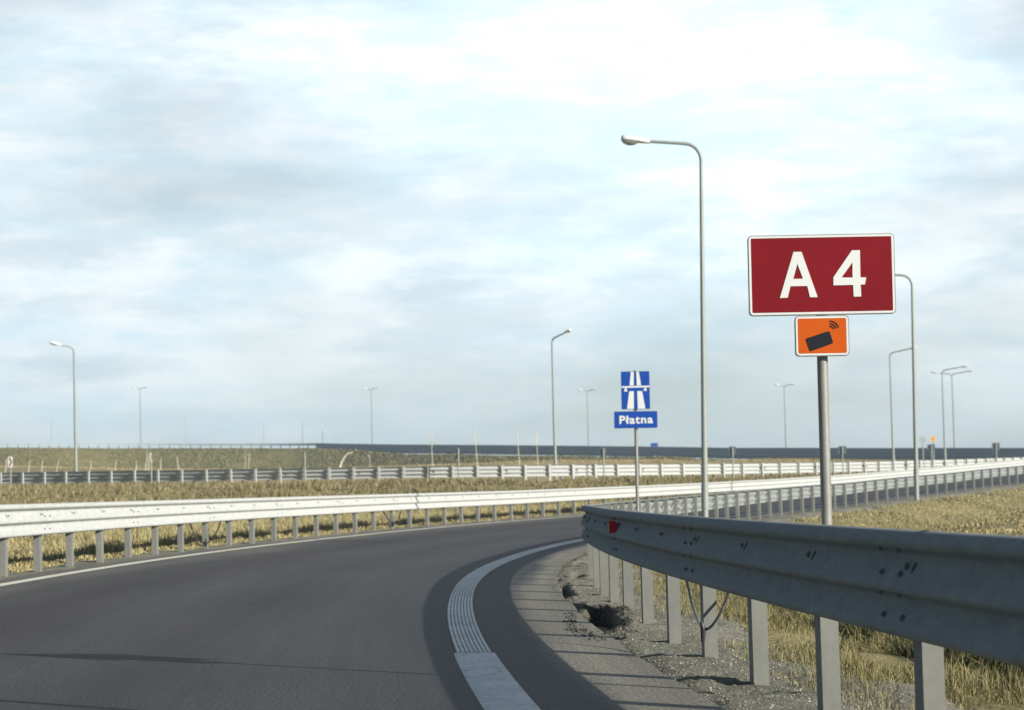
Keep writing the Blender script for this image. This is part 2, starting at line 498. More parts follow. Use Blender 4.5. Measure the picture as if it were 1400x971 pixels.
road_w = [lambda s: 0.27 + 0.05 * fbm(s * 0.9, s * 0 + 3, 3)] + [lambda s, k=k: 0.35 + (W_(s) - 0.5 - 0.35) * k / 14 for k in range(15)] + [lambda s: W_(s) - 0.16 + 0.06 * fbm(s * 1.3, s * 0 + 8, 3)]
strip('road', -28, 128, 0.4, road_w, 0.0, M['asphalt'])
strip('edge_line_outer', -28, 128, 0.5, [lambda s: W_(s) - 0.50, lambda s: W_(s) - 0.38], 0.005, M['line_out'])
LW = lambda s: np.interp(s, [-30, 12, 20, 28, 40, 60, 130], [1.0, 1.0, 0.99, 0.99, 0.99, 0.99, 0.99])

# ribbed inner edge line: fine cross ribs up to the joint, then long ridges
SJ = 4.35
def rib_line():
    s = np.arange(-26, SJ, 0.0125)
    ph = (np.arange(len(s)) % 4)
    hz = np.where((ph == 1) | (ph == 2), 0.007, 0.0035)
    ws = np.array([-0.092, -0.088, -0.05, 0, 0.05, 0.088, 0.092])
    Sm = np.repeat(s[:, None], 7, 1); Wm = LW(Sm) + ws
    x, y, t = PW(Sm, Wm)
    z = plane(Sm, Wm) + E + hz[:, None] + 0.001; z[:, 0] -= .006; z[:, -1] -= .006
    me = grid_mesh('edge_line_inner', x[:, ::-1], y[:, ::-1], z[:, ::-1], False)
    tag(link('edge_line_inner', me, M['line']), kind='structure')
rib_line()
strip('edge_line_bed', SJ, 128, 0.4, [lambda s: LW(s) - 0.078, lambda s: LW(s) + 0.078], 0.004, M['line_base'])
def ridge_line():
    mb = MB()
    s = np.arange(SJ + 0.004, 90, 0.3)
    for k in range(8):
        c = -0.0695 + k * 0.01985
        rings = []
        for q in s:
            r = []
            for dw, dz in ((-0.0074, 0.0045), (-0.005, 0.010), (0.005, 0.010), (0.0074, 0.0045)):
                r.append(P3(q, float(LW(q)) + c + dw, dz))
            rings.append(r)
        mb.loft(rings)
    o = mb.build('edge_line_ridges', M['line'], ang=20)
    o['kind'] = 'structure'
ridge_line()

# gravel shoulders
SURF = []
def surf_z(s, w):
    s0, ds, w0, dw, z = SURF[0]
    i = np.clip((s - s0) / ds, 0, z.shape[0] - 1.001); j = np.clip((w - w0) / dw, 0, z.shape[1] - 1.001)
    a, b_ = i.astype(int), j.astype(int); fi, fj = i - a, j - b_
    return (z[a, b_] * (1 - fi) + z[a + 1, b_] * fi) * (1 - fj) + (z[a, b_ + 1] * (1 - fi) + z[a + 1, b_ + 1] * fi) * fj
def shoulder(name, s0, s1, ds, w0, w1, nw, inner):
    s = np.arange(s0, s1 + ds / 2, ds); wv = np.linspace(w0, w1, nw)
    Sm, Wm = np.meshgrid(s, wv, indexing='ij')
    Wr = Wm if inner else W_(Sm) + Wm
    x, y, t = PW(Sm, Wr)
    z = plane(Sm, Wr) + E
    n1 = fbm(x * 3.0, y * 3.0, 4) - 0.5
    n2 = fbm(x * 22.0, y * 22.0, 3) - 0.5
    tin = np.ones(Sm.shape + (3,))
    if inner:
        z = z + 0.045 * n1 * sstep(0.36, 0.1, Wm) + 0.022 * n2 * sstep(0.36, 0.28, Wm)
        edge = sstep(-0.25, -0.95, Wm + 0.55 * (fbm(x * 1.6 + 5, y * 0.8, 4) - 0.5))
        z = z - 0.11 * edge
        z = z - 0.03 * sstep(0.22, 0.36, Wm)
        # washed-out rut along the asphalt edge
        cw = 0.255 + 0.05 * (fbm(Sm * 0.8, Sm * 0 + 1, 2) - 0.5)
        hs = (Sm - 7.1) / 1.15; hw = (Wm - 0.235 + 0.05 * (Sm - 7.0)) / (0.115 + 0.05 * (NZ(Sm * 3, Sm * 0) - .5))
        hole = 1 - sstep(0.68, 1.12, np.sqrt(hs ** 2 + hw ** 2) + 0.35 * n2 + 0.25 * n1)
        rim = np.exp(-((np.sqrt((hs * .92) ** 2 + (hw * 0.72) ** 2) - 1.0) / 0.20) ** 2) * (0.7 + 1.2 * n1 + 2.0 * n2)
        thin = np.exp(-((Wm - cw) / (0.035 + 0.02 * (NZ(Sm * 2.3, Sm * 0 + 4) - .5))) ** 2) * sstep(7.6, 8.6, Sm) * (1 - sstep(11.5, 16, Sm)) * sstep(.35, .6, NZ(Sm * 1.7, Sm * 0 + 2) + .25)
        thin2 = np.exp(-((Wm - 0.12) / 0.04) ** 2) * sstep(9, 11, Sm) * (1 - sstep(14, 17, Sm)) * sstep(.4, .6, NZ(Sm * 1.3, Sm * 0 + 7))
        z = z - 0.13 * hole + 0.022 * np.clip(rim, 0, 2) * (1 - hole) - 0.10 * thin - 0.07 * thin2 + 0.03 * n2 * (hole > .05)
        soil = np.clip(hole * 1.3 + np.clip(rim, 0, 1) * 0.8 + thin * .8 + thin2 * .7, 0, 1)[..., None]
        tin = tin * (1 - soil) + soil * np.array([0.20, 0.19, 0.18]) * (1 - 0.55 * hole[..., None])
    else:
        z = z + 0.03 * n1 + 0.015 * n2 - 0.02 * sstep(-0.12, -0.25, Wm)
        edge = sstep(0.12, 0.5, Wm + 0.4 * (fbm(x * 1.2 + 5, y * 0.8, 4) - 0.5))
        z = z - 0.08 * edge
    if inner: SURF.append((s[0], ds, wv[0], wv[1] - wv[0], z))
    me = grid_mesh(name, x[:, ::-1], y[:, ::-1], z[:, ::-1])
    set_tint(me, tin[:, ::-1].reshape(-1, 3))
    tag(link(name, me, M['gravel']), kind='structure')
shoulder('gravel_shoulder', -8, 24, 0.022, -1.15, 0.36, 74, True)
shoulder('gravel_shoulder', 24.0, 127, 0.2, -1.15, 0.36, 30, True)
shoulder('gravel_shoulder', -8, 127, 0.12, -0.26, 0.62, 24, False)

# ------------------------------------------------------------------ guardrails
WPROF = [(.0, -.013), (.016, -.004), (.042, 0), (.062, -.005), (.077, -.017), (.082, -.031), (.076, -.044), (.058, -.053), (.040, -.061), (.034, -.070), (.038, -.084), (.050, -.105),
         (.064, -.128), (.077, -.147), (.080, -.156), (.074, -.167), (.056, -.175), (.040, -.183), (.034, -.192), (.038, -.206), (.052, -.228), (.068, -.250), (.077, -.266), (.072, -.280), (.054, -.289), (.026, -.287)]
def prof_d(z, prof=WPROF):
    zs = [-p_[1] for p_ in prof[2:]]; ds = [p_[0] for p_ in prof[2:]]
    return float(np.interp(-z, zs, ds))
def post_loop(wd, ln, th=0.006, lip=0.018):
    """C-section, x across the rail, y along it (web towards -y)"""
    a, b_ = wd / 2, -ln / 2
    th_ = -th
    return [(-a, -b_), (a, -b_), (a, b_), (a - lip, b_), (a - lip, b_ - th_), (a - th, b_ - th_), (a - th, -b_ + th_), (-a + th, -b_ + th_), (-a + th, b_ - th_), (-a + lip, b_ - th_), (-a + lip, b_), (-a, b_)]
def post_mesh(wd, ln, h, depth=0.3):
    if ln == 0.09 or wd >= 0.09:
        mb = MB(); mb.box((0, 0, (h - depth) / 2), (wd, ln, h + depth)); return mb.mesh('post', False)
    mb = MB(); lp = post_loop(wd, ln)
    mb.loft([[Vector((x, y, -depth)) for x, y in lp], [Vector((x, y, h)) for x, y in lp]], cap=False)
    n = len(lp)
    # end caps of a C: three quads strips
    for zz in (h,):
        mb.add([Vector((lp[i][0], lp[i][1], zz)) for i in range(n)], [(0, 1, 6, 7), (1, 2, 5, 6), (2, 3, 4, 5), (0, 7, 8, 11), (11, 8, 9, 10)])
    return mb.mesh('post', False)
def beam_section(pts, dirs, prof, th=0.004, lap=0.0):
    """pts: top line positions, dirs: unit vectors the rail faces"""
    mb = MB(); rings = []
    n = len(pts)
    for i, (p_, d_) in enumerate(zip(pts, dirs)):
        off = lap * (1 if i >= n - 2 else 0)
        fr = [p_ + d_ * (a + off) + Vector((0, 0, z)) for a, z in prof]
        bk = [p_ + d_ * (a - th + off) + Vector((0, 0, z * (0.985))) for a, z in prof]
        rings.append(fr + bk[::-1])
    mb.loft(rings)
    return mb
def bolt_mesh(r=0.015, with_slot=False):
    mb = MB()
    ring = lambda rad, y: [Vector((rad * math.cos(2 * math.pi * k / 10), y, rad * math.sin(2 * math.pi * k / 10))) for k in range(10)]
    mb.loft([ring(r, 0.0), ring(r, 0.003), ring(r * .8, 0.008), ring(r * .35, 0.0115)])
    return mb.mesh('bolt')
def slot_mesh():
    mb = MB(); lp = rrect(0.022, 0.030, 0.0105)
    mb.loft([[Vector((x, -0.5 * z - 0.002, z)) for x, z in lp], [Vector((x, -0.5 * z + 0.0015, z)) for x, z in lp]])
    return mb.mesh('slot')

def face_mat(d_, p_):
    """matrix placing a mesh whose +y points along d_"""
    x = Vector((d_.y, -d_.x, 0)).normalized()
    return Matrix(((x.x, d_.x, 0, p_.x), (x.y, d_.y, 0, p_.y), (0, 0, 1, p_.z), (0, 0, 0, 1)))

def guardrail(name, label, group, spts, base_fn, dir_fn, top, post_sp, n_posts, prof, mats, post_dim, per=3, beam_off=0.0, post_first=0, bolts=None, sub=4, lap=0.004, post_top=0.02, origin=None, flip=0.0):
    """spts: function index(float)->Vector base; dir_fn(index)->unit facing vector"""
    root = empty(name, origin if origin else base_fn(post_first), label, 'guardrail', group)
    inv = Vector(root.location)
    pm = post_mesh(post_dim[0], post_dim[1], top - post_top)
    pm.materials.append(mats[1])
    for i in range(post_first, post_first + n_posts):
        p_ = base_fn(i); d_ = dir_fn(i)
        o = bpy.data.objects.new('post', pm); col.objects.link(o); o.parent = root
        o.location = p_ - inv
        o.rotation_euler = (0, 0, math.atan2(d_.y, d_.x) + flip)
    secs = []
    i = post_first
    end = post_first + n_posts - 1
    while i < end:
        j = min(i + per, end)
        idx = [i + (j - i) * k / (per * sub) for k in range(per * sub + 1)] + [j + 0.10, j + 0.22]
        pts = [base_fn(q) + dir_fn(q) * beam_off + Vector((0, 0, top)) - inv for q in idx]
        dirs = [dir_fn(q) for q in idx]
        mb = beam_section(pts, dirs, prof, lap=-lap)
        so = mb.build('rail_section', mats[0], root, ang=50)
        secs.append((i, j, so))
        i = j
    if bolts:
        bm1, bm2, sm_ = bolt_mesh(0.009), bolt_mesh(0.010), slot_mesh()
        sm_.materials.append(M['slot'])
        for mm in (bm1, bm2): mm.materials.append(M['bolt'])
        lo, hi = bolts
        for a, b_, so in secs:
            def put(q, z, mm, sgn=1):
                d_ = dir_fn(q)
                p_ = base_fn(q) + d_ * (beam_off + prof_d(z) + 0.0005) + Vector((0, 0, top + z)) - inv
                o = bpy.data.objects.new(mm.name.split('.')[0], mm); col.objects.link(o); o.parent = so
                o.matrix_local = face_mat(d_, p_)
            for q in range(a, b_):
                if lo <= q <= hi: put(q, -0.098, bm2); put(q - 0.05, -0.100, sm_)
            if lo <= a <= hi:
                for z in (-0.052, -0.118, -0.172, -0.235):
                    for dq in (0.0, 0.16): put(a + 0.02 + dq, z, bm1)
    return root

def s_of(i): return i * 4 / 3
def in_base(i): return P3(s_of(i), 0.0)
def in_dir(i):
    t = float(np.interp(s_of(i), SS, TH)); return Vector((-math.cos(t), math.sin(t), 0))
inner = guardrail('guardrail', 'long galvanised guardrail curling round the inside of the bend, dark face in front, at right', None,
                  None, in_base, in_dir, 0.612, 4 / 3, 84, WPROF, (M['rail_shaded'], M['post']), (0.058, 0.095), bolts=(-3, 12), post_first=-9, sub=3)
def put_reflector(root, q, label):
    d_ = in_dir(q); t = Vector((d_.y, -d_.x, 0))   # along the road
    p_ = in_base(q) + d_ * 0.070 + Vector((0, 0, 0.612 - 0.100)) - Vector(root.location)
    mb = MB()
    loop = [(-0.012, 0.024), (0.0, 0.033), (0.036, 0.040), (0.036, -0.040), (0.0, -0.033), (-0.012, -0.024)]
    mb.loft([[p_ + d_ * a - t * 0.004 + Vector((0, 0, z)) for a, z in loop], [p_ + d_ * a + t * 0.004 + Vector((0, 0, z)) for a, z in loop]])
    o = mb.build('reflector', M['reflector'], root, smooth=False); o['label'] = label
    mb = MB(); mb.box(p_ - d_ * 0.024, (0.026, 0.022, 0.05))
    h = mb.build('bracket', M['bolt'], o)
put_reflector(inner, 5.95, 'red trapezoid reflector')

# outer rail
so_ = np.arange(-12, 128, 0.2)
oxx, oyy, ott = PW(so_, W_(so_))
oal = np.concatenate([[0], np.cumsum(np.hypot(np.diff(oxx), np.diff(oyy)))])
j0 = np.hypot(oxx + 4.387, oyy - 20.757).argmin()
def out_s(i): return float(np.interp(oal[j0] + i * 4 / 3, oal, so_))
def out_base(i):
    s = out_s(i); return P3(s, float(W_(s)))
def out_dir(i):
    a, b_ = out_base(i - 0.1), out_base(i + 0.1)
    t = (b_ - a); t.z = 0; t.normalize()
    return Vector((t.y, -t.x, 0))
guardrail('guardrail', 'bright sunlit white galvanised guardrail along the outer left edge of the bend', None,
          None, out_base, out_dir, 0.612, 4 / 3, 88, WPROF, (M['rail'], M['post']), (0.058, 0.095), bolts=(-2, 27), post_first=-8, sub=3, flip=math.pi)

# middle ramp rails: taller three-wave beam, posts on our side
TPROF = []
for k in range(3):
    o_ = -k * 0.157
    TPROF += [(.02, o_ - .004), (.06, o_ - .018), (.082, o_ - .045), (.082, o_ - .075), (.055, o_ - .105), (.02, o_ - .122), (.006, o_ - .14)]
TPROF = [(0, 0)] + TPROF
MPX = [-93, -63, -33, -3, 27, 57, 86, 117, 148, 180, 212, 244.5, 278, 311.5, 345, 379, 412.5, 446, 479.5, 514, 548, 582, 615.5, 649, 682.5, 714, 747, 779, 809.5, 840, 870, 900, 929.5, 957.5, 984.5, 1011, 1037.5, 1062.5, 1088, 1111, 1135,
       1156, 1177.5, 1197.5, 1217, 1235, 1253, 1271, 1287.5, 1303, 1317, 1331, 1344, 1357, 1369, 1381, 1393, 1405, 1417, 1429]
mi_ = np.arange(len(MPX))
def smooth_tab(U, V, n=21):
    uu = np.arange(-300, 1701, 10.0); v = np.interp(uu, U, V)
    k = np.ones(n) / n; vp = np.pad(v, n // 2, mode='edge'); return uu, np.convolve(vp, k, 'valid')
muu, mys = smooth_tab(MU, MY); _, mzs = smooth_tab(MU, MZ)
def mid_base(i, back=0.0):
    u = float(np.interp(i, mi_, MPX)) if 0 <= i <= mi_[-1] else (MPX[-1] + (i - mi_[-1]) * 12 if i > 0 else MPX[0] + i * 30)
    Y = float(np.interp(u, muu, mys)) + back; z = float(np.interp(u, muu, mzs))
    hz = 671 - math.tan(ROLL) * (u - 700)
    x = (u - 700) / F * Y
    return Vector((x, Y, z + E))
def mid_dir(i):
    a, b_ = mid_base(i - 0.5), mid_base(i + 0.5)
    t = (b_ - a); t.z = 0; t.normalize()
    return Vector((-t.y, t.x, 0))
guardrail('guardrail', 'middle guardrail with white posts on its near side, across the grass behind the outer rail', None,
          None, mid_base, mid_dir, 0.75, 1.1, len(MPX), TPROF, (M['rail'], M['rail']), (0.07, 0.09), sub=2, lap=0.002, beam_off=0.05, post_top=0.0)
def mid2_base(i): return mid_base(i + 0.5, 5.0)
guardrail('guardrail', 'hidden rear guardrail of the middle ramp, only short post stubs showing under the middle rail', None,
          None, mid2_base, lambda i: -mid_dir(i + .5), 0.62, 1.1, len(MPX) - 1, WPROF, (M['far_rail'], M['post']), (0.10, 0.10), sub=1, lap=0.002)

# far embankment rail (left, sunlit) and parapet (right, in shade)
fuu, fys = smooth_tab(FU, FY, 15); _, fzs = smooth_tab(FU, CZ, 1)
def far_curve(back=0.0):
    u = np.arange(-280, 1690, 2.0)
    Y = np.interp(u, fuu, fys) + back; x = (u - 700) / F * Y; z = np.interp(u, fuu, fzs) + E
    al = np.concatenate([[0], np.cumsum(np.hypot(np.diff(x), np.diff(Y)))])
    return u, x, Y, z, al
fu_, fx_, fy_, fz_, fal = far_curve()
def mk_far(sp, u0, U=None, V=None):
    if U:
        fz_ = np.interp(fu_, U, V) + E
    else: fz_ = globals()['fz_']
    a0 = float(np.interp(u0, fu_, fal))
    def base(i):
        a = a0 + i * sp
        return Vector((float(np.interp(a, fal, fx_)), float(np.interp(a, fal, fy_)), float(np.interp(a, fal, fz_))))
    def dr(i):
        t = base(i + .5) - base(i - .5); t.z = 0; t.normalize(); return Vector((t.y, -t.x, 0))
    return base, dr, a0
fb_, fd_, a0 = mk_far(1.22, -66)
nfl = int(round((float(np.interp(432, fu_, fal)) - a0) / 1.22)) + 1
guardrail('guardrail', 'pale distant guardrail with dark studs on top of the grassy embankment at left', None,
          None, fb_, fd_, 0.57, 1.22, nfl, WPROF, (M['far_rail'], M['signback']), (0.10, 0.10), sub=1, lap=0.002)
fb2, fd2, a1 = mk_far(1.5, 431, [430] + FU[6:], [5.20] + CZ[6:])
nfr = min(99, int((float(np.interp(1460, fu_, fal)) - a1) / 1.5))
PPROF = [(0.0, 0), (.05, -.004), (.09, -.03), (.09, -.13), (.03, -.16), (.02, -.20), (.05, -.24), (.05, -.44), (.02, -.48), (.02, -.53), (.05, -.57), (.05, -.82), (.02, -.86), (.02, -1.02)]
guardrail('road_barrier', 'dark blue grey road barrier running along the horizon from the middle to the right edge', None,
          None, fb2, fd2, 1.11, 1.5, nfr, PPROF, (M['barrier'], M['barrier']), (0.09, 0.09), sub=1, lap=0.002, per=4)

# ------------------------------------------------------------------ lamps
def street_lamp(px, py, Y, toppy, arms, r0, label, group, head_len=0.5, bend=0.28, arm_tilt=6, z0=None):
    base = at(px, py, Y)
    if z0 is not None: base.z = z0
    top = at(px, toppy, Y).z - base.z
    root = empty('street_lamp', base, label, 'street lamp', group)
    mb = MB()
    def flange(z): return None
    main_arm = arms[0]
    for ai, (az, al) in enumerate(arms):
        d_ = Vector((math.cos(R(az)), math.sin(R(az)), 0)); tl = R(arm_tilt)
        up = Vector((0, 0, 1))
        pts, rad = [], []
        H = top - bend
        if ai == 0:
            for k in range(9):
                f_ = k / 8; pts.append(up * (-0.3 + (H + 0.3) * f_)); rad.append(r0 * (1 - 0.48 * f_))
        else:
            pts.append(up * H); rad.append(r0 * 0.5)
        for k in range(1, 9):
            a = (math.pi / 2 - tl) * k / 8
            pts.append(up * (H + bend * math.sin(a)) + d_ * (bend * (1 - math.cos(a))))
            rad.append(r0 * (0.52 - 0.03 * k / 8))
        e = pts[-1]; ad = d_ * math.cos(tl) + up * math.sin(tl)
        for k in range(1, 4):
            pts.append(e + ad * (al * k / 3)); rad.append(r0 * 0.46)
        mb.tube(pts, rad, 12)
        arms[ai] = (d_, ad, pts[-1])
    # door collar near the base
    mb.tube([Vector((0, 0, 0.5)), Vector((0, 0, 0.9))], r0 * 1.06, 12)
    mb.build('pole', M['pole'], root)
    for d_, ad, e in arms:
        L = head_len; sd = Vector((0, 0, 1)).cross(ad).normalized(); nu = ad.cross(sd).normalized()
        prof = [(0.0, .04, .035, .035), (0.10, .05, .042, .04), (.22, .075, .058, .04), (.36, .095, .07, .038), (.6, .11, .078, .032), (.88, .105, .085, .028), (.97, .08, .075, .02), (1.0, .05, .06, .01)]
        rings = []
        for t_, wd, hu, hd in prof:
            c_ = e + ad * (t_ * L - 0.03)
            rings.append([c_ + sd * (wd * math.cos(a)) + nu * ((hu if math.sin(a) > 0 else hd) * math.sin(a)) for a in [2 * math.pi * k / 14 for k in range(14)]])
        hm = MB().loft(rings).build('lamp_head', M['lamp_body'], root, ang=55)
        rings = []
        for t_, wd, dp in [(.40, .05, .012), (.47, .08, .04), (.6, .09, .065), (.78, .09, .066), (.91, .075, .04), (.97, .05, .010)]:
            c_ = e + ad * (t_ * L - 0.03) - nu * 0.022
            rings.append([c_ + sd * (wd * math.cos(a)) - nu * (max(0, -math.sin(a)) * dp) - nu * (0.004 if math.sin(a) > 0 else 0) for a in [2 * math.pi * k / 14 for k in range(14)]])
        MB().loft(rings).build('lamp_glass', M['glass'], hm, ang=60)
    return root
G1 = 'street lamps along the slip roads'; G2 = 'twin headed lamps far behind the barrier'
def gz(px, py, Y):
    p_ = at(px, py, Y)
    return float(terrain(np.array([[p_.x]]), np.array([[p_.y]]))[0][0, 0])
street_lamp(964, 725, 40, 196, [(180, 0.62)], 0.057, 'tallest nearest street lamp, its arm reaching left, between the blue sign and the red sign', G1, head_len=0.48, arm_tilt=4.0, z0=gz(964, 725, 40)).rotation_euler = (0, R(1.2), 0)
street_lamp(1253.5, 687, 66.5, 376, [(180, 0.75)], 0.069, 'street lamp just right of the red sign, its arm hidden behind the sign', G1, head_len=0.54, bend=0.3, arm_tilt=2.5, z0=gz(1253.5, 687, 66.5)).rotation_euler = (0, R(0.9), 0)
street_lamp(104.5, 672, 119, 474, [(205, 0.42)], 0.085, 'single armed street lamp at the far left with its head turned left', G1, head_len=0.6, arm_tilt=12, z0=gz(104.5, 672, 119))
street_lamp(760, 655, 121, 462, [(-50, 0.75)], 0.085, 'single armed street lamp left of the blue signs with its head turned right', G1, head_len=0.55, arm_tilt=14, z0=gz(760, 655, 121))
street_lamp(1222, 640, 146, 482, [(-20, 0.85)], 0.08, 'street lamp under the right edge of the red sign, arm ending behind the next pole', G1, head_len=0.6, arm_tilt=10, z0=gz(1222, 640, 146))
street_lamp(1292.5, 630, 187, 506, [(-20, 1.0)], 0.09, 'single armed far lamp at right, taller of the two close together', G1, head_len=0.8, arm_tilt=8, z0=gz(1292.5, 630, 187))
for (px, py, Y, tp, lab, hl) in [(1306, 634, 203, 511, 'twin armed lamp at far right, shorter of the close pair', .8), (1075.5, 630, 233, 527, 'twin headed far lamp between the tallest lamp and the red sign pole', .55),
                         (805.5, 628, 254, 534, 'twin headed far lamp just left of the blue motorway sign', .55), (509.5, 622, 288, 532, 'twin headed far lamp alone in the left half above the embankment', .55),
                         (193, 617, 300, 531, 'twin headed far lamp right of the far left lamp', .55)]:
    big_ = px > 1300
    street_lamp(px, py, Y, tp, [(165 if big_ else 200, 0.75 if big_ else 0.25), (-20, 0.75 if big_ else 0.25)], 0.085, lab, G2, head_len=hl, arm_tilt=8, z0=gz(px, py, Y))

# ------------------------------------------------------------------ signs
def board(parent, name, w, h, r, border, face, loc, rot=0.0, th=0.03, edge=None, rim=None):
    """double-folded sheet: grey pan, white rim, coloured face"""
    o = flat_shape(name, [rrect(w, h, r)], th, M['edge_metal'], parent, (loc[0], loc[1], loc[2]), rot)
    y = -th / 2 - 0.001
    if rim:
        flat_shape('rim', [rrect(w - 0.006, h - 0.006, r - .002), rrect(w - 2 * border, h - 2 * border, max(r - border, .004))], 0.002, M['white'], o, (0, y, 0), rot)
    flat_shape('face', [rrect(w - 2 * border - .0005, h - 2 * border - .0005, max(r - border, .004))], 0.002, face, o, (0, y, 0), rot)
    return o, y
YS = 8.5
SF = YS / 17.0
K = YS / F
pb = at(1135, 930, YS); pb.z = gz(1130, 805, YS)
root = empty('route_sign', pb, 'red motorway route sign reading A 4 over a small orange plate on a grey pole', 'road sign')
bc = at(1121.5, 377, YS); oc = at(1122, 460.3, YS)
topz = bc.z + 0.11 - pb.z
cx_ = bc.x - pb.x
MB().tube([Vector((0.0, 0.0, -0.3)), Vector((cx_, 0.0, topz))], 0.019, 20).build('pole', M['sign_pole'], root)
L0 = Vector((cx_, -0.032, bc.z - pb.z))
ROTB = R(0.55)
bo, yb = board(root, 'route_board', 1.03 * SF, 0.567 * SF, 0.03 * SF, 0.021 * SF, M['red'], L0, ROTB, 0.018, rim=True)
bo['label'] = 'dark red board with white A 4'
th0 = R(1.05)
def c5(x, y):
    dx, dy = (x - 687) / 4.854 * K, -(y - 374) / 4.854 * K
    return (dx * math.cos(th0) + dy * math.sin(th0), -dx * math.sin(th0) + dy * math.cos(th0))
A_ = [[c5(*q) for q in [(500, 223), (553, 223), (658, 524), (607, 525), (590, 450), (478, 452), (460, 528), (408, 530)]], [c5(*q) for q in [(525, 303), (497, 403), (562, 402)]]]
F_ = [[c5(*q) for q in [(887, 213), (940, 212), (942, 393), (980, 393), (972, 440), (943, 441), (947, 520), (897, 521), (893, 443), (763, 446), (763, 392)]], [c5(*q) for q in [(890, 293), (890, 394), (817, 394)]]]
flat_shape('letter', A_, 0.002, M['white'], bo, (0, yb - 0.002, 0), ROTB)
flat_shape('numeral', F_, 0.002, M['white'], bo, (0, yb - 0.002, 0), ROTB)
oo, yo = board(root, 'toll_plate', 0.379 * SF, 0.285 * SF, 0.03 * SF, 0.019 * SF, M['orange'], Vector((oc.x - pb.x, -0.032, oc.z - pb.z)), ROTB, 0.018, rim=True)
oo['label'] = 'small orange plate with a black card and three wave arcs'
def c6(x, y):
    dx, dy = (x - 717) / 8.75 * K, -(y - 354) / 8.75 * K
    return (dx * math.cos(th0) + dy * math.sin(th0), -dx * math.sin(th0) + dy * math.cos(th0))
def rounded(pts, r, n=5):
    out = []
    for i, p_ in enumerate(pts):
        a, b_ = Vector(pts[i - 1]), Vector(pts[(i + 1) % len(pts)]); p_ = Vector(p_)
        u1, u2 = (a - p_).normalized() * r, (b_ - p_).normalized() * r
        for k in range(n + 1):
            t = k / n; out.append(tuple((p_ + u1) * (1 - t) ** 2 + p_ * 2 * t * (1 - t) + (p_ + u2) * t ** 2))
    return out
flat_shape('card_symbol', [rounded([c6(*q) for q in [(519, 388), (802, 294), (850, 442), (573, 542)]], 0.007)], 0.002, M['black'], oo, (0, yo - 0.002, 0), ROTB)
for (a, b_, c_) in [((810, 178), (875, 200), (913, 257)), ((808, 208), (855, 225), (884, 266)), ((808, 238), (835, 248), (853, 273))]:
    A0, B0, C0 = [Vector(c6(*q)) for q in (a, b_, c_)]
    mid = [A0 * (1 - t) ** 2 + (B0 * 2 - (A0 + C0) / 2) * 2 * t * (1 - t) + C0 * t * t for t in [k / 10 for k in range(11)]]
    L_, R_ = [], []
    for k, p_ in enumerate(mid):
        t = (mid[min(k + 1, 10)] - mid[max(k - 1, 0)]).normalized(); n_ = Vector((-t.y, t.x)) * 0.0016
        L_.append(tuple(p_ + n_)); R_.append(tuple(p_ - n_))
    flat_shape('wave_symbol', [L_ + R_[::-1]], 0.002, M['black'], oo, (0, yo - 0.002, 0), ROTB)
# clamps at the back
for zz in (L0.z + 0.09, L0.z - 0.09, oc.z - pb.z):
    MB().box((cx_, -0.001, zz), (0.065, 0.046, 0.022)).build('clamp', M['edge_metal'], root, smooth=False)

# blue motorway sign with the toll plate
YB = 31.5; KB = YB / F
pb2 = at(872, 733, YB); pb2.z = gz(872, 733, YB)
root = empty('motorway_sign', pb2, 'blue motorway sign over a blue plate reading Płatna, on a thin pole', 'road sign')
bw, bh = 345 / 8.825 * KB, 458 / 8.825 * KB
bc = at(810 + 517 / 8.825, 490 + 387 / 8.825, YB); pc = at(810 + 521 / 8.825, 490 + 742 / 8.825, YB)
lx, lz = bc.x - pb2.x, bc.z - pb2.z
MB().tube([Vector((0, 0, -0.3)), Vector((lx, 0, lz + bh / 2 + 0.015))], 0.022, 14).build('pole', M['sign_pole'], root)
bo, yb = board(root, 'motorway_board', bw, bh, 0.012, 0.003, M['blue'], Vector((lx, -0.036, lz)), R(0.5), 0.02)
def q9(pts): return [((x - .5) * bw, (.5 - y) * bh) for x, y in pts]
for nm, pp in [('road_symbol', [(.35, .012), (.455, .012), (.44, .375), (.30, .375)]), ('road_symbol', [(.54, .012), (.63, .012), (.70, .375), (.55, .375)]), ('bridge_symbol', [(.01, .39), (.99, .385), (.99, .43), (.01, .435)]),
               ('bridge_symbol', [(.13, .44), (.19, .44), (.215, .53), (.10, .53)]), ('bridge_symbol', [(.81, .44), (.87, .44), (.90, .52), (.78, .52)]), ('road_symbol', [(.28, .525), (.44, .525), (.43, .988), (.19, .988)]),
               ('road_symbol', [(.56, .525), (.73, .525), (.83, .988), (.57, .988)])]:
    flat_shape(nm, [q9(pp)], 0.002, M['white'], bo, (0, yb - 0.002, 0), R(0.5))
pw, ph = 522 / 8.825 * KB, 205 / 8.825 * KB
po, yp = board(root, 'toll_text_plate', pw, ph, 0.01, 0.003, M['blue'], Vector((pc.x - pb2.x, -0.036, pc.z - pb2.z)), R(0.7), 0.02)
text_shape('lettering', 'Płatna', 0.145, 0.002, M['white'], po, (0.0, yp - 0.002, -0.004), width=405 / 8.825 * KB, bold=0.004)

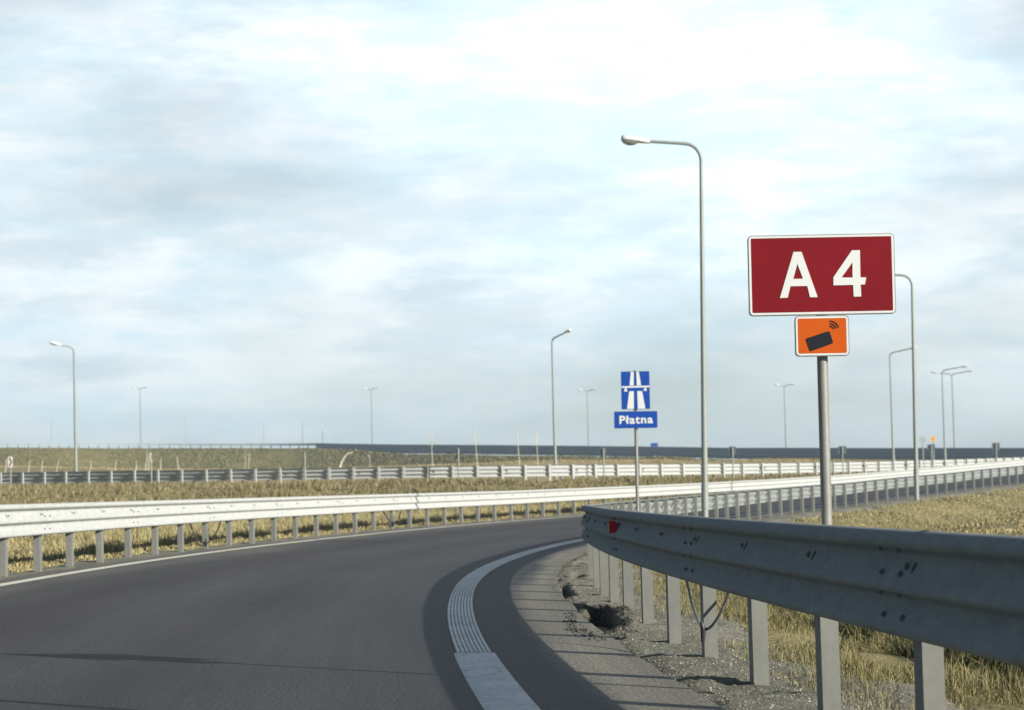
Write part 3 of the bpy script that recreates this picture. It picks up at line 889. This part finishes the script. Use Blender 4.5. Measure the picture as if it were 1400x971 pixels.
# chevron boards along the middle ramp
def chevron(px, ytop, ybot, wpx, pyb, lab, front=False, yaw=0.0, dY=-0.9):
    Y = float(np.interp(px, muu, mys)) + dY
    b0 = at(px, pyb, Y); b0.z = gz(px, pyb, Y)
    r_ = empty('chevron_sign', b0, lab, 'road sign', 'chevron boards along the middle ramp')
    z1, z0_ = at(px, ytop, Y).z - b0.z, at(px, ybot, Y).z - b0.z
    w, h = wpx / F * Y, z1 - z0_
    MB().tube([Vector((0, 0, -.3)), Vector((0, 0, z1 - 0.03))], 0.03, 10).build('pole', M['pole'], r_)
    mat = M['white'] if front else M['signback']
    o = flat_shape('board', [rrect(w, h, min(0.02, w * .2))], 0.02, mat, r_, (0, -0.042 if front else 0.045, (z1 + z0_) / 2))
    if front:
        s_ = w / 2 * .8; k = h / 2 * .82
        flat_shape('chevron_symbol', [[(-s_, k), (-s_ * .1, k), (s_, 0), (-s_ * .1, -k), (-s_, -k), (s_ * .1, 0)]], 0.002, M['red'], o, (0, -0.0125, 0))
    r_.rotation_euler = (0, 0, yaw)
chevron(15, 624.5, 639, 6.2, 671, 'white board with a red chevron at the far left edge', True)
chevron(207.5, 619, 632, 2.4, 678, 'narrow chevron post seen almost edge-on, second from the left', True, 0)
chevron(417.5, 617, 631, 2.6, 664, 'thin dark chevron board seen edge-on near the pale bent stake')
chevron(627.5, 612, 626.5, 4.5, 660, 'thin dark chevron board on a white pole left of centre, middle of the row')
chevron(826, 612, 625, 8, 656, 'dark backed chevron board just left of the blue signs')
chevron(1002.5, 610.5, 622.5, 9, 648, 'dark backed chevron board right of the tallest lamp pole')
chevron(1152.5, 610, 620.5, 11, 640, 'dark backed chevron board right of the red sign pole')
chevron(1274, 607.5, 616, 10.5, 632, 'dark backed chevron board under the yellow triangle')
chevron(1362.5, 605.5, 615.5, 10.5, 628, 'dark backed chevron board nearest the right edge')
# octagon-backed sign, yellow triangle, far blue sign
def small_sign(name, px, py, loop, Y, mat, lab, pyb, inner_=None):
    b0 = at(px, pyb, Y); b0.z = gz(px, pyb, Y)
    r_ = empty(name, b0, lab, 'road sign')
    c_ = at(px, py, Y)
    zz = c_.z - b0.z
    MB().tube([Vector((0, 0, -.3)), Vector((0, 0, zz + .1))], 0.035, 10).build('pole', M['pole'], r_)
    k = Y / F
    o = flat_shape('board', [[(x * k, -y * k) for x, y in loop]], 0.02, mat, r_, (0, -0.046, zz))
    if inner_: flat_shape('border', [[(x * k, -y * k) for x, y in inner_]], 0.002, M['orange'], o, (0, -0.012, 0))
octo = [(4.9 * math.cos(R(22.5 + 45 * k)), 4.9 * math.sin(R(22.5 + 45 * k))) for k in range(8)]
small_sign('stop_sign', 1262.5, 601.5, octo, 136, paint_mat('sign_back_pale', (0.34, 0.37, 0.38), .5), 'grey octagonal sign back beside the yellow triangle', 634)
small_sign('warning_sign', 1277, 599, [(0, -5.2), (4.0, 4.2), (-4.0, 4.2)], 150, M['yellow'], 'small yellow triangular warning sign at far right', 632, [(0, -2.2), (1.6, 2.6), (-1.6, 2.6)])
small_sign('direction_sign', 895, 609, [(-5, -3.2), (5, -3.2), (5, 3.2), (-5, 3.2)], 250, M['blue'], 'tiny blue direction sign showing over the far barrier', 628)

# ------------------------------------------------------------------ cables on the posts
def cable(pts, r, label, group='cable loops tied to guardrail posts', knot=None):
    p0 = Vector(pts[0])
    V_ = [Vector(p_) - p0 for p_ in pts]
    sm = []
    for i in range(len(V_) - 1):
        a, b_, c_, d_ = V_[max(i - 1, 0)], V_[i], V_[i + 1], V_[min(i + 2, len(V_) - 1)]
        for k in range(6):
            t = k / 6
            sm.append(0.5 * ((2 * b_) + (c_ - a) * t + (2 * a - 5 * b_ + 4 * c_ - d_) * t * t + (3 * b_ - a - 3 * c_ + d_) * t ** 3))
    sm.append(V_[-1])
    mb = MB(); mb.tube(sm, r, 10)
    if knot is not None:
        k = Vector(knot) - p0
        mb.tube([k + Vector((-r, 0, .035)), k + Vector((0, -.006, 0.0)), k + Vector((-r * .6, 0, -.05))], [r * 1.2, r * 2.0, r * 1.3], 10)
    o = mb.build('cable', M['cable'], None, p0)
    tag(o, label, 'cable', group)
cable([at(934, 775, 11.2), at(941, 802, 11.1), at(946, 826, 10.95), at(955, 850, 10.65), at(963, 860, 10.37), at(972, 857, 10.33), at(981, 845, 10.33), at(990, 828, 10.35), at(997, 806, 10.4), at(999, 790, 10.42)], 0.0062,
      'thick black cable loop hanging from the near rail in front of a post', knot=at(961.5, 862, 10.35))
YC = out_base(7).y - 0.1
cable([at(258, 706, YC), at(262, 722, YC), at(270, 737, YC), at(281, 743, YC), at(290, 737, YC), at(298, 724, YC), at(302, 712, YC)], 0.009, 'thin cable loop tied to a post at the left end of the outer rail', knot=at(282, 742, YC - .02))
YC = out_base(16).y - 0.1
cable([at(520, 690, YC), at(528, 706, YC), at(537, 716, YC), at(543, 713, YC), at(548, 700, YC)], 0.011, 'thin cable tied to an outer rail post halfway to the centre', knot=at(538, 716, YC - .02))

# ------------------------------------------------------------------ stakes and bare saplings
def stick(name, x1, y1, x0, y0, Y, r, mat, lab, cat, group, twigs=0, bend=None):
    a = at(x0, y0, Y); zg = gz(x0, y0, Y)
    b_ = at(x1, y1, Y)
    base = Vector((a.x, Y, zg))
    rise = b_.z - a.z
    top = Vector((b_.x - a.x, 0, b_.z - zg))
    pts = [Vector((0, 0, -0.2)), Vector((top.x * .1, 0, top.z * .12))] + [Vector((top.x * t + 0.02 * math.sin(7 * t + x0), 0.02 * math.cos(5 * t + x0), top.z * t)) for t in (.3, .5, .7, .85, 1)]
    if bend: pts = [Vector((0, 0, -.2)), Vector((0, 0, 0))] + [at(q[0], q[1], Y) - base for q in bend]
    mb = MB(); mb.tube(pts, [r * (1 - .6 * i / (len(pts) - 1)) for i in range(len(pts))], 8)
    if not twigs:
        o = mb.build(name, mat, None, base); tag(o, lab, cat, group); return
    r_ = empty(name, base, lab, cat, group)
    mb.build('trunk', mat, r_)
    rr = random.Random(int(x0))
    tb = MB()
    for k in range(twigs):
        t = rr.uniform(.55, .98); p_ = Vector((top.x * t, 0, top.z * t)); az = rr.uniform(0, 6.28); L = rr.uniform(.25, .8) * (1.15 - t * .6)
        e = p_ + Vector((math.cos(az) * .38, math.sin(az) * .38, 1)) * L
        m_ = (p_ + e) / 2 + Vector((math.cos(az), math.sin(az), 0)) * .05
        tb.tube([p_, m_, e], [.011, .008, .004], 5)
    tb.build('crown', mat, r_)
GS = 'wooden planting stakes on the embankment'
for i, (x1, y1, x0, y0, nb) in enumerate([(9.6, 627, 6.4, 651, 'leftmost leaning pale stake, beside the red chevron board'), (41.4, 628.5, 38, 649, 'first leaning stake right of the red chevron board'),
        (59, 628.5, 56, 651, 'second leaning stake right of the red chevron board'), (80.7, 628.5, 76, 651, 'leaning stake just left of the far left lamp pole'), (124.4, 630, 123, 648, 'upright stake just right of the far left lamp pole'),
        (159.4, 628, 156, 647, 'lone leaning stake between the far left lamp and the edge-on chevron post'), (186.6, 628.5, 185.5, 643, 'short stake left of the tall pale stake pair'),
        (201.3, 617, 198, 640, 'taller stake of the pair left of the edge-on chevron post'), (204.5, 619, 201.8, 634, 'shorter stake of the pair left of the edge-on chevron post'),
        (220.4, 624.5, 218.6, 646, 'leaning stake just right of the edge-on chevron post'), (242.3, 624.5, 244.5, 644, 'bright stake leaning left above the middle rail')]):
    stick('planting_stake', x1, y1, x0, y0, 190, 0.042, M['stake'], nb, 'stake', GS)
stick('bent_stake', 483, 619, 465, 637, 215, 0.11, M['stake'], 'pale bent stake arching to the right on the embankment', 'stake', None, bend=[(465, 637), (468, 630), (471.5, 624), (475, 620), (483, 619)])
GT = 'bare young trees in front of the far barrier'
for (x1, y1, x0, y0, nb) in [(335.5, 621, 335.5, 642, 'left one of two thin bare saplings left of the thin dark board'), (340.5, 621, 340, 642, 'right one of two thin bare saplings left of the thin dark board'), (505, 622, 506, 637, 'small thin sapling just right of the pale bent stake')]:
    stick('bare_sapling', x1, y1, x0, y0, 205, 0.03, M['stake'], nb, 'sapling', GT, 5)
for (x1, y1, x0, y0, nb) in [(589.5, 589, 591.5, 634, 'bare young tree left of the middle chevron board'), (648.5, 586, 652.5, 632, 'bare young tree just right of the middle chevron board'),
                             (706.5, 584, 710, 633, 'tallest bare young tree, right of centre'), (733, 591, 735.5, 633, 'bare young tree just left of the lamp beside the blue signs')]:
    stick('bare_sapling', x1, y1, x0, y0, 200, 0.035, M['stake'], nb, 'sapling', GT, 16)
for (x1, y1, x0, y0, nb) in [(413.5, 580, 414, 612, 'faint bare tree tip over the embankment above the thin dark board'), (441, 588, 441, 612, 'faint bare tree tip over the embankment above the pale bent stake')]:
    stick('bare_sapling', x1, y1, x0, y0, 310, 0.05, M['bark'], nb, 'sapling', GT, 10)
for (x1, y1, x0, y0, nb) in [(70, 570, 70.5, 612, 'faint thin mast on the skyline left of the far left lamp'), (253.5, 568, 254.5, 612, 'faint thin mast on the skyline right of the far twin lamp'), (360, 577, 360.5, 612, 'faint thin mast on the skyline left of the thin dark board')]:
    stick('thin_mast', x1, y1, x0, y0, 330, 0.05, M['pole'], nb, 'mast', 'thin masts on the skyline')

# a bare steel pole standing just outside the frame on the right (its shadow crosses the road)
for x, y, h, lab in [(2.05, 5.55, 4.2, 'bare grey steel pole beside the near rail')]:
    zg = float(terrain(np.array([[x]]), np.array([[y]]))[0][0, 0])
    mb = MB(); mb.tube([Vector((0, 0, -.3)), Vector((0, 0, h))], 0.03, 14); mb.tube([Vector((0, 0, h)), Vector((0, 0, h + .02))], 0.033, 14)
    tag(mb.build('steel_pole', M['sign_pole'], None, Vector((x, y, zg))), lab, 'pole')

# ------------------------------------------------------------------ grass, stones
def blades(name, X, Y, Z, H, Wd, colr, lean=0.5, kind_label=None):
    n = len(X)
    az = rng.random(n) * 2 * np.pi; ln = rng.normal(0, lean, n); la = rng.random(n) * 2 * np.pi
    px, py = np.cos(az) * Wd / 2, np.sin(az) * Wd / 2
    lx, ly = np.cos(la) * ln * H, np.sin(la) * ln * H
    v = np.empty((n, 5, 3))
    v[:, 0] = np.stack([X - px, Y - py, Z - 0.02], -1); v[:, 1] = np.stack([X + px, Y + py, Z - 0.02], -1)
    v[:, 2] = np.stack([X + px * .75 + lx * .35, Y + py * .75 + ly * .35, Z + H * .55], -1)
    v[:, 3] = np.stack([X - px * .75 + lx * .35, Y - py * .75 + ly * .35, Z + H * .55], -1)
    v[:, 4] = np.stack([X + lx, Y + ly, Z + H * np.sqrt(np.clip(1 - .4 * ln ** 2, .15, 1))], -1)
    me = bpy.data.meshes.new(name)
    me.vertices.add(n * 5); me.vertices.foreach_set('co', v.ravel())
    b0 = (np.arange(n) * 5)[:, None]
    loops = np.concatenate([b0 + np.array([0, 1, 2, 3]), b0 + np.array([3, 2, 4])], 1).astype(np.int32).ravel()
    me.loops.add(len(loops)); me.loops.foreach_set('vertex_index', loops)
    st = np.stack([np.arange(n) * 7, np.arange(n) * 7 + 4], 1).astype(np.int32).ravel()
    me.polygons.add(n * 2); me.polygons.foreach_set('loop_start', st)
    me.update(); me.validate()
    set_tint(me, np.repeat(colr, 5, 0))
    o = link(name, me, M['grass']); o['kind'] = 'stuff'
    if kind_label: o['label'] = kind_label; o['category'] = 'grass'
    return o
PAL = np.array([[.385, .325, .16], [.335, .285, .135], [.44, .375, .20], [.265, .245, .105], [.19, .195, .078], [.30, .24, .12]])
def palette(n, wts, pos=None):
    c_ = PAL[rng.choice(len(PAL), n, p=np.array(wts) / np.sum(wts))]
    return c_ * (0.75 + 0.5 * rng.random((n, 1)))
def clumpy(n, sx0, sx1, wf0, wf1, thr, fs, seed=0.0, power=1.0):
    """random points in (s, w), kept where a noise field is high"""
    s = rng.uniform(sx0, sx1, n); t = rng.random(n) ** power
    a = wf0(s) if callable(wf0) else wf0; b_ = wf1(s) if callable(wf1) else wf1
    w = a + (b_ - a) * t
    x, y, _ = PW(s, w)
    f = fbm(x * fs + seed, y * fs + seed, 4)
    k = f > thr + (rng.random(n) - .5) * 0.12
    return x[k], y[k], s[k], w[k], f[k]
# verge behind the near rail
x, y, s, w, f = clumpy(560000, -3, 26, -3.4, -0.10, 0.44, 1.7, 3.0, 1.0)
dn = np.clip(-w * 1.3, 0.02, 1); k = rng.random(len(x)) < dn; x, y, s, w, f = x[k], y[k], s[k], w[k], f[k]
z = terrain(x[:, None], y[:, None])[0][:, 0]
z = np.where(w > -1.1, np.maximum(z, plane(s, w) + E - 0.10 * sstep(-0.25, -0.95, w) - 0.01), z)
H = 0.55 * (0.02 + 0.10 * rng.random(len(x)) ** 2.5) * (0.55 + 1.5 * np.clip((f - .45) * 4, 0, 1)) * (0.6 + 0.7 * np.clip(-w, 0, 1.4))
blades('dry_grass', x, y, z, H, 0.0022 + 0.0022 * rng.random(len(x)), palette(len(x), [2.5, 4, 1, 5, 5, 3]) * 0.82, 1.6, 'dry yellow and olive grass tufts behind the near guardrail')
# dark weeds in the ditch
x, y, s, w, f = clumpy(90000, 2.2, 14, -3.4, -1.05, 0.30, 1.3, 11.0)
z = terrain(x[:, None], y[:, None])[0][:, 0]
H = (0.07 + 0.24 * rng.random(len(x)) * np.clip((f - .3) * 4, .2, 1)) * np.clip((-w - .9) * 2, .25, 1)
cw_ = np.array([[.085, .085, .03], [.06, .065, .025], [.12, .10, .045], [.05, .05, .02]])[rng.choice(4, len(x))] * (0.7 + .6 * rng.random((len(x), 1)))
blades('dark_weeds', x, y, z, H, 0.006 + 0.006 * rng.random(len(x)), cw_, 0.6, 'dark olive weeds filling the ditch behind the near guardrail')
# infield
x, y, s, w, f = clumpy(240000, 22, 100, -40, -0.5, 0.30, 0.35, 5.0, 0.75)
k = (y > 24) & (x / y * F + 700 < 1520); x, y, s, w, f = x[k], y[k], s[k], w[k], f[k]
z = terrain(x[:, None], y[:, None])[0][:, 0]
g_ = fbm(x * 0.5 + 31, y * 0.5, 4)
H = 0.34 * (0.05 + 0.10 * rng.random(len(x))) * (0.75 + 0.8 * np.clip((g_ - .40) * 5, 0, 1.2))
c_ = palette(len(x), [4, 4, 3, 2.5, 1.2, 2]) * np.where(g_ > .56, .84, 1.05)[:, None]
blades('dry_grass', x, y, z, H, 0.016 + 0.014 * rng.random(len(x)), c_, 1.3, 'short straw coloured grass of the infield right of the red sign pole')
# verge behind the outer rail
x, y, s, w, f = clumpy(300000, 8, 62, lambda s: W_(s) + 0.22, lambda s: W_(s) + 13, 0.22, 0.7, 8.0, 1.7)
z = terrain(x[:, None], y[:, None])[0][:, 0]
g_ = fbm(x * 0.8 + 3, y * 0.8, 4)
ed = np.clip((w - W_(s) - .2) / 0.8, .25, 1)
H = 0.5 * (0.08 + 0.24 * rng.random(len(x))) * (0.4 + 1.2 * np.clip((g_ - .36) * 4, 0, 1)) * ed
c_ = palette(len(x), [5, 3, 5, 1.6, 1.2, 2]) * np.where(g_ < .44, .8, 1.0)[:, None]
blades('dry_grass', x, y, z, H, 0.010 + 0.010 * rng.random(len(x)), c_, 1.1, 'tall straw coloured grass under and behind the outer guardrail')
# rank grass bank in front of the middle rail
n = 150000
u = rng.uniform(-60, 1330, n); t = rng.random(n)
Ym = np.interp(u, muu, mys); Yo = np.interp(u, OU, oy_, left=18)
Y = Ym - 0.6 - (Ym - Yo) * 0.62 * t
X = (u - 700) / F * Y
k = Y > Yo + 4; X, Y, u, Ym = X[k], Y[k], u[k], Ym[k]
Z = terrain(X[:, None], Y[:, None])[0][:, 0]
g_ = fbm(X * 0.35 + 3, Y * 0.35, 4)
nearm = np.clip((Ym - Y) / 6, 0.25, 1)
H = (0.06 + 0.12 * rng.random(len(X))) * (0.35 + 1.3 * np.clip((g_ - .36) * 4, 0, 1)) * nearm
c_ = np.array([[.25, .21, .105], [.20, .175, .08], [.30, .255, .13], [.15, .145, .06], [.21, .16, .09]])[rng.choice(5, len(X))] * (0.7 + .6 * rng.random((len(X), 1)))
blades('rank_grass', X, Y, Z, H, 0.02 + 0.025 * rng.random(len(X)), c_, 0.5, 'brown olive rank grass on the bank in front of the middle guardrail')
# growth on the embankment and the field before it
n = 110000
u = rng.uniform(-60, 1460, n); t = rng.random(n)
yf = np.interp(u, FU, FY); zc = np.interp(u, FU, CZ); zt = np.interp(u, FU, TZ); yt = yf - 3 - (zc - zt) * 1.9
Y = (yt - 9) + (yf - 1.8 - yt + 9) * t; X = (u - 700) / F * Y
Z = terrain(X[:, None], Y[:, None])[0][:, 0]
g_ = fbm(X * 0.16 + 3, Y * 0.16, 4)
face = Y > yt
H = 0.6 * (0.12 + 0.30 * rng.random(n)) * (0.6 + 0.7 * np.clip((g_ - .36) * 4, 0, 1)) * np.where(face, 1, .7)
c_ = np.where(face[:, None], np.array([[.21, .20, .085], [.18, .175, .07], [.25, .225, .105], [.15, .15, .06], [.22, .18, .095]])[rng.choice(5, n)], np.array([[.40, .31, .15], [.34, .26, .12], [.30, .26, .11], [.44, .34, .18], [.26, .22, .1]])[rng.choice(5, n)]) * (0.7 + .6 * rng.random((n, 1)))
blades('embankment_grass', X, Y, Z, H, 0.05 + 0.06 * rng.random(n), c_, 0.5, 'olive growth covering the far embankment slope')

def stones(name, X, Y, Z, Rr, colr, label):
    n = len(X)
    base = np.array([[1, 0, 0], [-1, 0, 0], [0, 1, 0], [0, -1, 0], [0, 0, 1], [0, 0, -1]], float)
    fs = np.array([[0, 2, 4], [2, 1, 4], [1, 3, 4], [3, 0, 4], [2, 0, 5], [1, 2, 5], [3, 1, 5], [0, 3, 5]])
    v = base[None] * (0.6 + 0.8 * rng.random((n, 6, 1))) * Rr[:, None, None]
    v[:, :, 2] *= 0.7
    a = rng.random(n) * 6.28; ca, sa = np.cos(a)[:, None], np.sin(a)[:, None]
    vx, vy = v[:, :, 0] * ca - v[:, :, 1] * sa, v[:, :, 0] * sa + v[:, :, 1] * ca
    v = np.stack([vx + X[:, None], vy + Y[:, None], v[:, :, 2] + Z[:, None]], -1)
    me = bpy.data.meshes.new(name)
    me.vertices.add(n * 6); me.vertices.foreach_set('co', v.ravel())
    loops = ((np.arange(n) * 6)[:, None, None] + fs[None]).astype(np.int32).ravel()
    me.loops.add(len(loops)); me.loops.foreach_set('vertex_index', loops)
    me.polygons.add(n * 8); me.polygons.foreach_set('loop_start', np.arange(n * 8, dtype=np.int32) * 3)
    me.update(); me.validate()
    set_tint(me, np.repeat(colr, 6, 0))
    o = link(name, me, M['stone']); o['kind'] = 'stuff'; o['label'] = label; o['category'] = 'stones'
n = 26000
s = -2 + 24 * rng.random(n) ** 1.2; w = 0.30 - 1.25 * rng.random(n) ** 1.2
x, y, _ = PW(s, w)
stones('gravel_stones', x, y, surf_z(s, w), 0.0025 + 0.006 * rng.random(n) ** 3,
       np.array([.24, .23, .19]) * (0.55 + 0.9 * rng.random((n, 1))), 'loose gravel scattered along the shoulder under the near rail')
n = 1000
an = rng.random(n) * 6.28; rr_ = 1.02 + 0.13 * rng.normal(0, 1, n)
s = 7.0 + 1.45 * rr_ * np.cos(an); w = 0.235 - 0.05 * (s - 7.0) + 0.165 * rr_ * np.sin(an)
ext = rng.random(n) < .22
s = np.where(ext, rng.uniform(8, 14.5, n), s); w = np.where(ext, 0.26 + rng.normal(0, .035, n), w)
x, y, _ = PW(s, w)
stones('asphalt_crumbs', x, y, np.where(w > 0.33, plane(s, w) + E, surf_z(s, w)) + 0.002, 0.0035 + 0.014 * rng.random(n) ** 3.5,
       np.array([.060, .057, .052]) * (0.5 + 1.0 * rng.random((n, 1))), 'dark crumbled asphalt heaped around the washed out rut')

# ------------------------------------------------------------------ haze
hm = bpy.data.materials.new('haze'); hm.use_nodes = True
hn = hm.node_tree; hn.nodes.clear()
ho = hn.nodes.new('ShaderNodeOutputMaterial'); hv = hn.nodes.new('ShaderNodeVolumePrincipled')
hv.inputs['Color'].default_value = (0.80, 0.92, 1.0, 1); hv.inputs['Density'].default_value = 0.0006; hv.inputs['Anisotropy'].default_value = 0.2
hn.links.new(hv.outputs[0], ho.inputs['Volume'])
hb = MB(); hb.box((0, 3000, 8), (13000, 13000, 26))
tag(hb.build('haze', hm, smooth=False), kind='stuff')

# ------------------------------------------------------------------ sky, sun, camera
AZ, EL = R(36), R(21.3)
to_sun = Vector((math.cos(AZ) * math.cos(EL), -math.sin(AZ) * math.cos(EL), math.sin(EL)))
w_ = bpy.data.worlds.new('World'); sc.world = w_; w_.use_nodes = True
nt = w_.node_tree; nt.nodes.clear()
out = nt.nodes.new('ShaderNodeOutputWorld')
sky = nt.nodes.new('ShaderNodeTexSky'); sky.sky_type = 'NISHITA'; sky.sun_disc = False
sky.sun_elevation = EL; sky.sun_rotation = math.atan2(to_sun.x, to_sun.y); sky.air_density = 1.0; sky.dust_density = 0.5; sky.ozone_density = 2.5
bg1 = nt.nodes.new('ShaderNodeBackground'); bg1.inputs[1].default_value = 0.05
nt.links.new(sky.outputs[0], bg1.inputs[0])
tc = nt.nodes.new('ShaderNodeTexCoord').outputs['Generated']
sepz = nt.nodes.new('ShaderNodeSeparateXYZ'); nt.links.new(tc, sepz.inputs[0])
big = noise(nt, mapping(nt, tc, (4.0, 4.0, 15.0)), 1.0, 7, 0.55)
warp = nt.nodes.new('ShaderNodeVectorMath'); warp.operation = 'ADD'
wn = nt.nodes.new('ShaderNodeTexNoise'); wn.inputs['Scale'].default_value = 1.0; wn.inputs['Detail'].default_value = 3
nt.links.new(mapping(nt, tc, (14, 14, 40)), wn.inputs['Vector'])
wsc = nt.nodes.new('ShaderNodeVectorMath'); wsc.operation = 'SCALE'; wsc.inputs['Scale'].default_value = 0.5; nt.links.new(wn.outputs['Color'], wsc.inputs[0])
nt.links.new(mapping(nt, tc, (7.0, 7.0, 30.0)), warp.inputs[0]); nt.links.new(wsc.outputs[0], warp.inputs[1])
puffa = noise(nt, warp.outputs[0], 1.0, 9, 0.6)
puffb = noise(nt, mapping(nt, tc, (26.0, 26.0, 85.0)), 1.0, 8, 0.62)
pm = N(nt, 'ShaderNodeMath', operation='MULTIPLY'); nt.links.new(puffb, pm.inputs[0]); pm.inputs[1].default_value = 0.42
pa = N(nt, 'ShaderNodeMath', operation='MULTIPLY_ADD'); nt.links.new(puffa, pa.inputs[0]); pa.inputs[1].default_value = 0.58; nt.links.new(pm.outputs[0], pa.inputs[2])
puff = pa.outputs[0]
sh = nt.nodes.new('ShaderNodeVectorMath'); sh.operation = 'ADD'; nt.links.new(warp.outputs[0], sh.inputs[0]); sh.inputs[1].default_value = (5.2, 1.3, 3.55)
puff2a = noise(nt, sh.outputs[0], 1.25, 8, 0.58)
puffc = noise(nt, mapping(nt, tc, (21.0, 21.0, 75.0)), 1.0, 8, 0.62)
pm2 = N(nt, 'ShaderNodeMath', operation='MULTIPLY'); nt.links.new(puffc, pm2.inputs[0]); pm2.inputs[1].default_value = 0.42
pa2 = N(nt, 'ShaderNodeMath', operation='MULTIPLY_ADD'); nt.links.new(puff2a, pa2.inputs[0]); pa2.inputs[1].default_value = 0.58; nt.links.new(pm2.outputs[0], pa2.inputs[2])
puff2 = pa2.outputs[0]
# cover: almost closed veil low in the sky, opening to blue overhead
hi_ = nt.nodes.new('ShaderNodeMapRange'); hi_.inputs[1].default_value = 0.30; hi_.inputs[2].default_value = 0.75; hi_.inputs[3].default_value = 0.0; hi_.inputs[4].default_value = 0.62
nt.links.new(sepz.outputs[2], hi_.inputs[0])
ah = nt.nodes.new('ShaderNodeMapRange'); ah.inputs[1].default_value = 0.90; ah.inputs[2].default_value = 0.55; ah.inputs[3].default_value = 0.0; ah.inputs[4].default_value = 0.9
nt.links.new(sepz.outputs[1], ah.inputs[0])
hs_ = N(nt, 'ShaderNodeMath', operation='MAXIMUM'); nt.links.new(hi_.outputs[0], hs_.inputs[0]); nt.links.new(ah.outputs[0], hs_.inputs[1]); hi_ = hs_
cov = ramp(nt, big, [(0.30, (0.50, 0.50, 0.50)), (0.55, (0.97, 0.97, 0.97))])
sub = N(nt, 'ShaderNodeMath', operation='SUBTRACT'); sub.use_clamp = True
nt.links.new(cov, sub.inputs[0]); nt.links.new(hi_.outputs[0], sub.inputs[1])
mk = ramp(nt, puff, [(0.41, (0, 0, 0)), (0.55, (1, 1, 1))])
gk = ramp(nt, puff2, [(0.45, (0, 0, 0)), (0.58, (0.95, 0.95, 0.95))])
gk2 = ramp(nt, big, [(0.40, (0.25, 0.25, 0.25)), (0.60, (1, 1, 1))])
gap = (0.53, 0.665, 0.735); lit = (0.69, 0.745, 0.765); grey = (0.465, 0.56, 0.615)
c0 = mix(nt, mk, gap, lit)
c1 = mix(nt, mix(nt, 1.0, gk, gk2, 'MULTIPLY'), c0, grey)
hz = nt.nodes.new('ShaderNodeMapRange'); hz.inputs[1].default_value = 0.015; hz.inputs[2].default_value = 0.085; hz.inputs[3].default_value = 0.55; hz.inputs[4].default_value = 0.0; hz.interpolation_type = 'SMOOTHSTEP'
nt.links.new(sepz.outputs[2], hz.inputs[0])
ccol = mix(nt, hz.outputs[0], c1, (0.46, 0.575, 0.615))
bg2 = nt.nodes.new('ShaderNodeBackground'); bg2.inputs[1].default_value = 0.85
nt.links.new(ccol, bg2.inputs[0])
# brighter veil high ahead, where the cloud is thinnest
vm = nt.nodes.new('ShaderNodeVectorMath'); vm.operation = 'DISTANCE'; nt.links.new(tc, vm.inputs[0]); vm.inputs[1].default_value = Vector((0.055, 0.965, 0.225))
glow = nt.nodes.new('ShaderNodeMapRange'); glow.inputs[1].default_value = 0.02; glow.inputs[2].default_value = 0.22; glow.inputs[3].default_value = 1.4; glow.inputs[4].default_value = 1.0
glow.interpolation_type = 'SMOOTHSTEP'
nt.links.new(vm.outputs['Value'], glow.inputs[0]); nt.links.new(glow.outputs[0], bg2.inputs[1])
ms = nt.nodes.new('ShaderNodeMixShader')
nt.links.new(sub.outputs[0], ms.inputs[0]); nt.links.new(bg1.outputs[0], ms.inputs[1]); nt.links.new(bg2.outputs[0], ms.inputs[2])
nt.links.new(ms.outputs[0], out.inputs[0])

sd = bpy.data.lights.new('sun', 'SUN'); sd.energy = 5.0; sd.angle = R(0.5); sd.color = (1.0, 0.955, 0.87)
so = bpy.data.objects.new('sun', sd); col.objects.link(so)
so.rotation_euler = to_sun.to_track_quat('Z', 'Y').to_euler()

cd = bpy.data.cameras.new('camera'); cam = bpy.data.objects.new('camera', cd); col.objects.link(cam)
cd.sensor_width = 36; cd.lens = 36 * F / 1400; cd.clip_start = 0.1; cd.clip_end = 20000
fwd = Vector((0, math.cos(PIT), math.sin(PIT)))
right = Vector((1, 0, 0)); up = right.cross(fwd)
r2 = right * math.cos(-ROLL) + up * math.sin(-ROLL)
u2 = r2.cross(fwd)
cam.matrix_world = Matrix(((r2.x, u2.x, -fwd.x, 0), (r2.y, u2.y, -fwd.y, 0), (r2.z, u2.z, -fwd.z, E), (0, 0, 0, 1)))
cd.dof.use_dof = True; cd.dof.focus_distance = 10.5; cd.dof.aperture_fstop = 9.0
sc.camera = cam
sc.view_settings.view_transform = 'Standard'; sc.view_settings.look = 'None'; sc.view_settings.gamma = 1
sc.view_settings.exposure = 0.53
sc.cycles.use_denoising = True
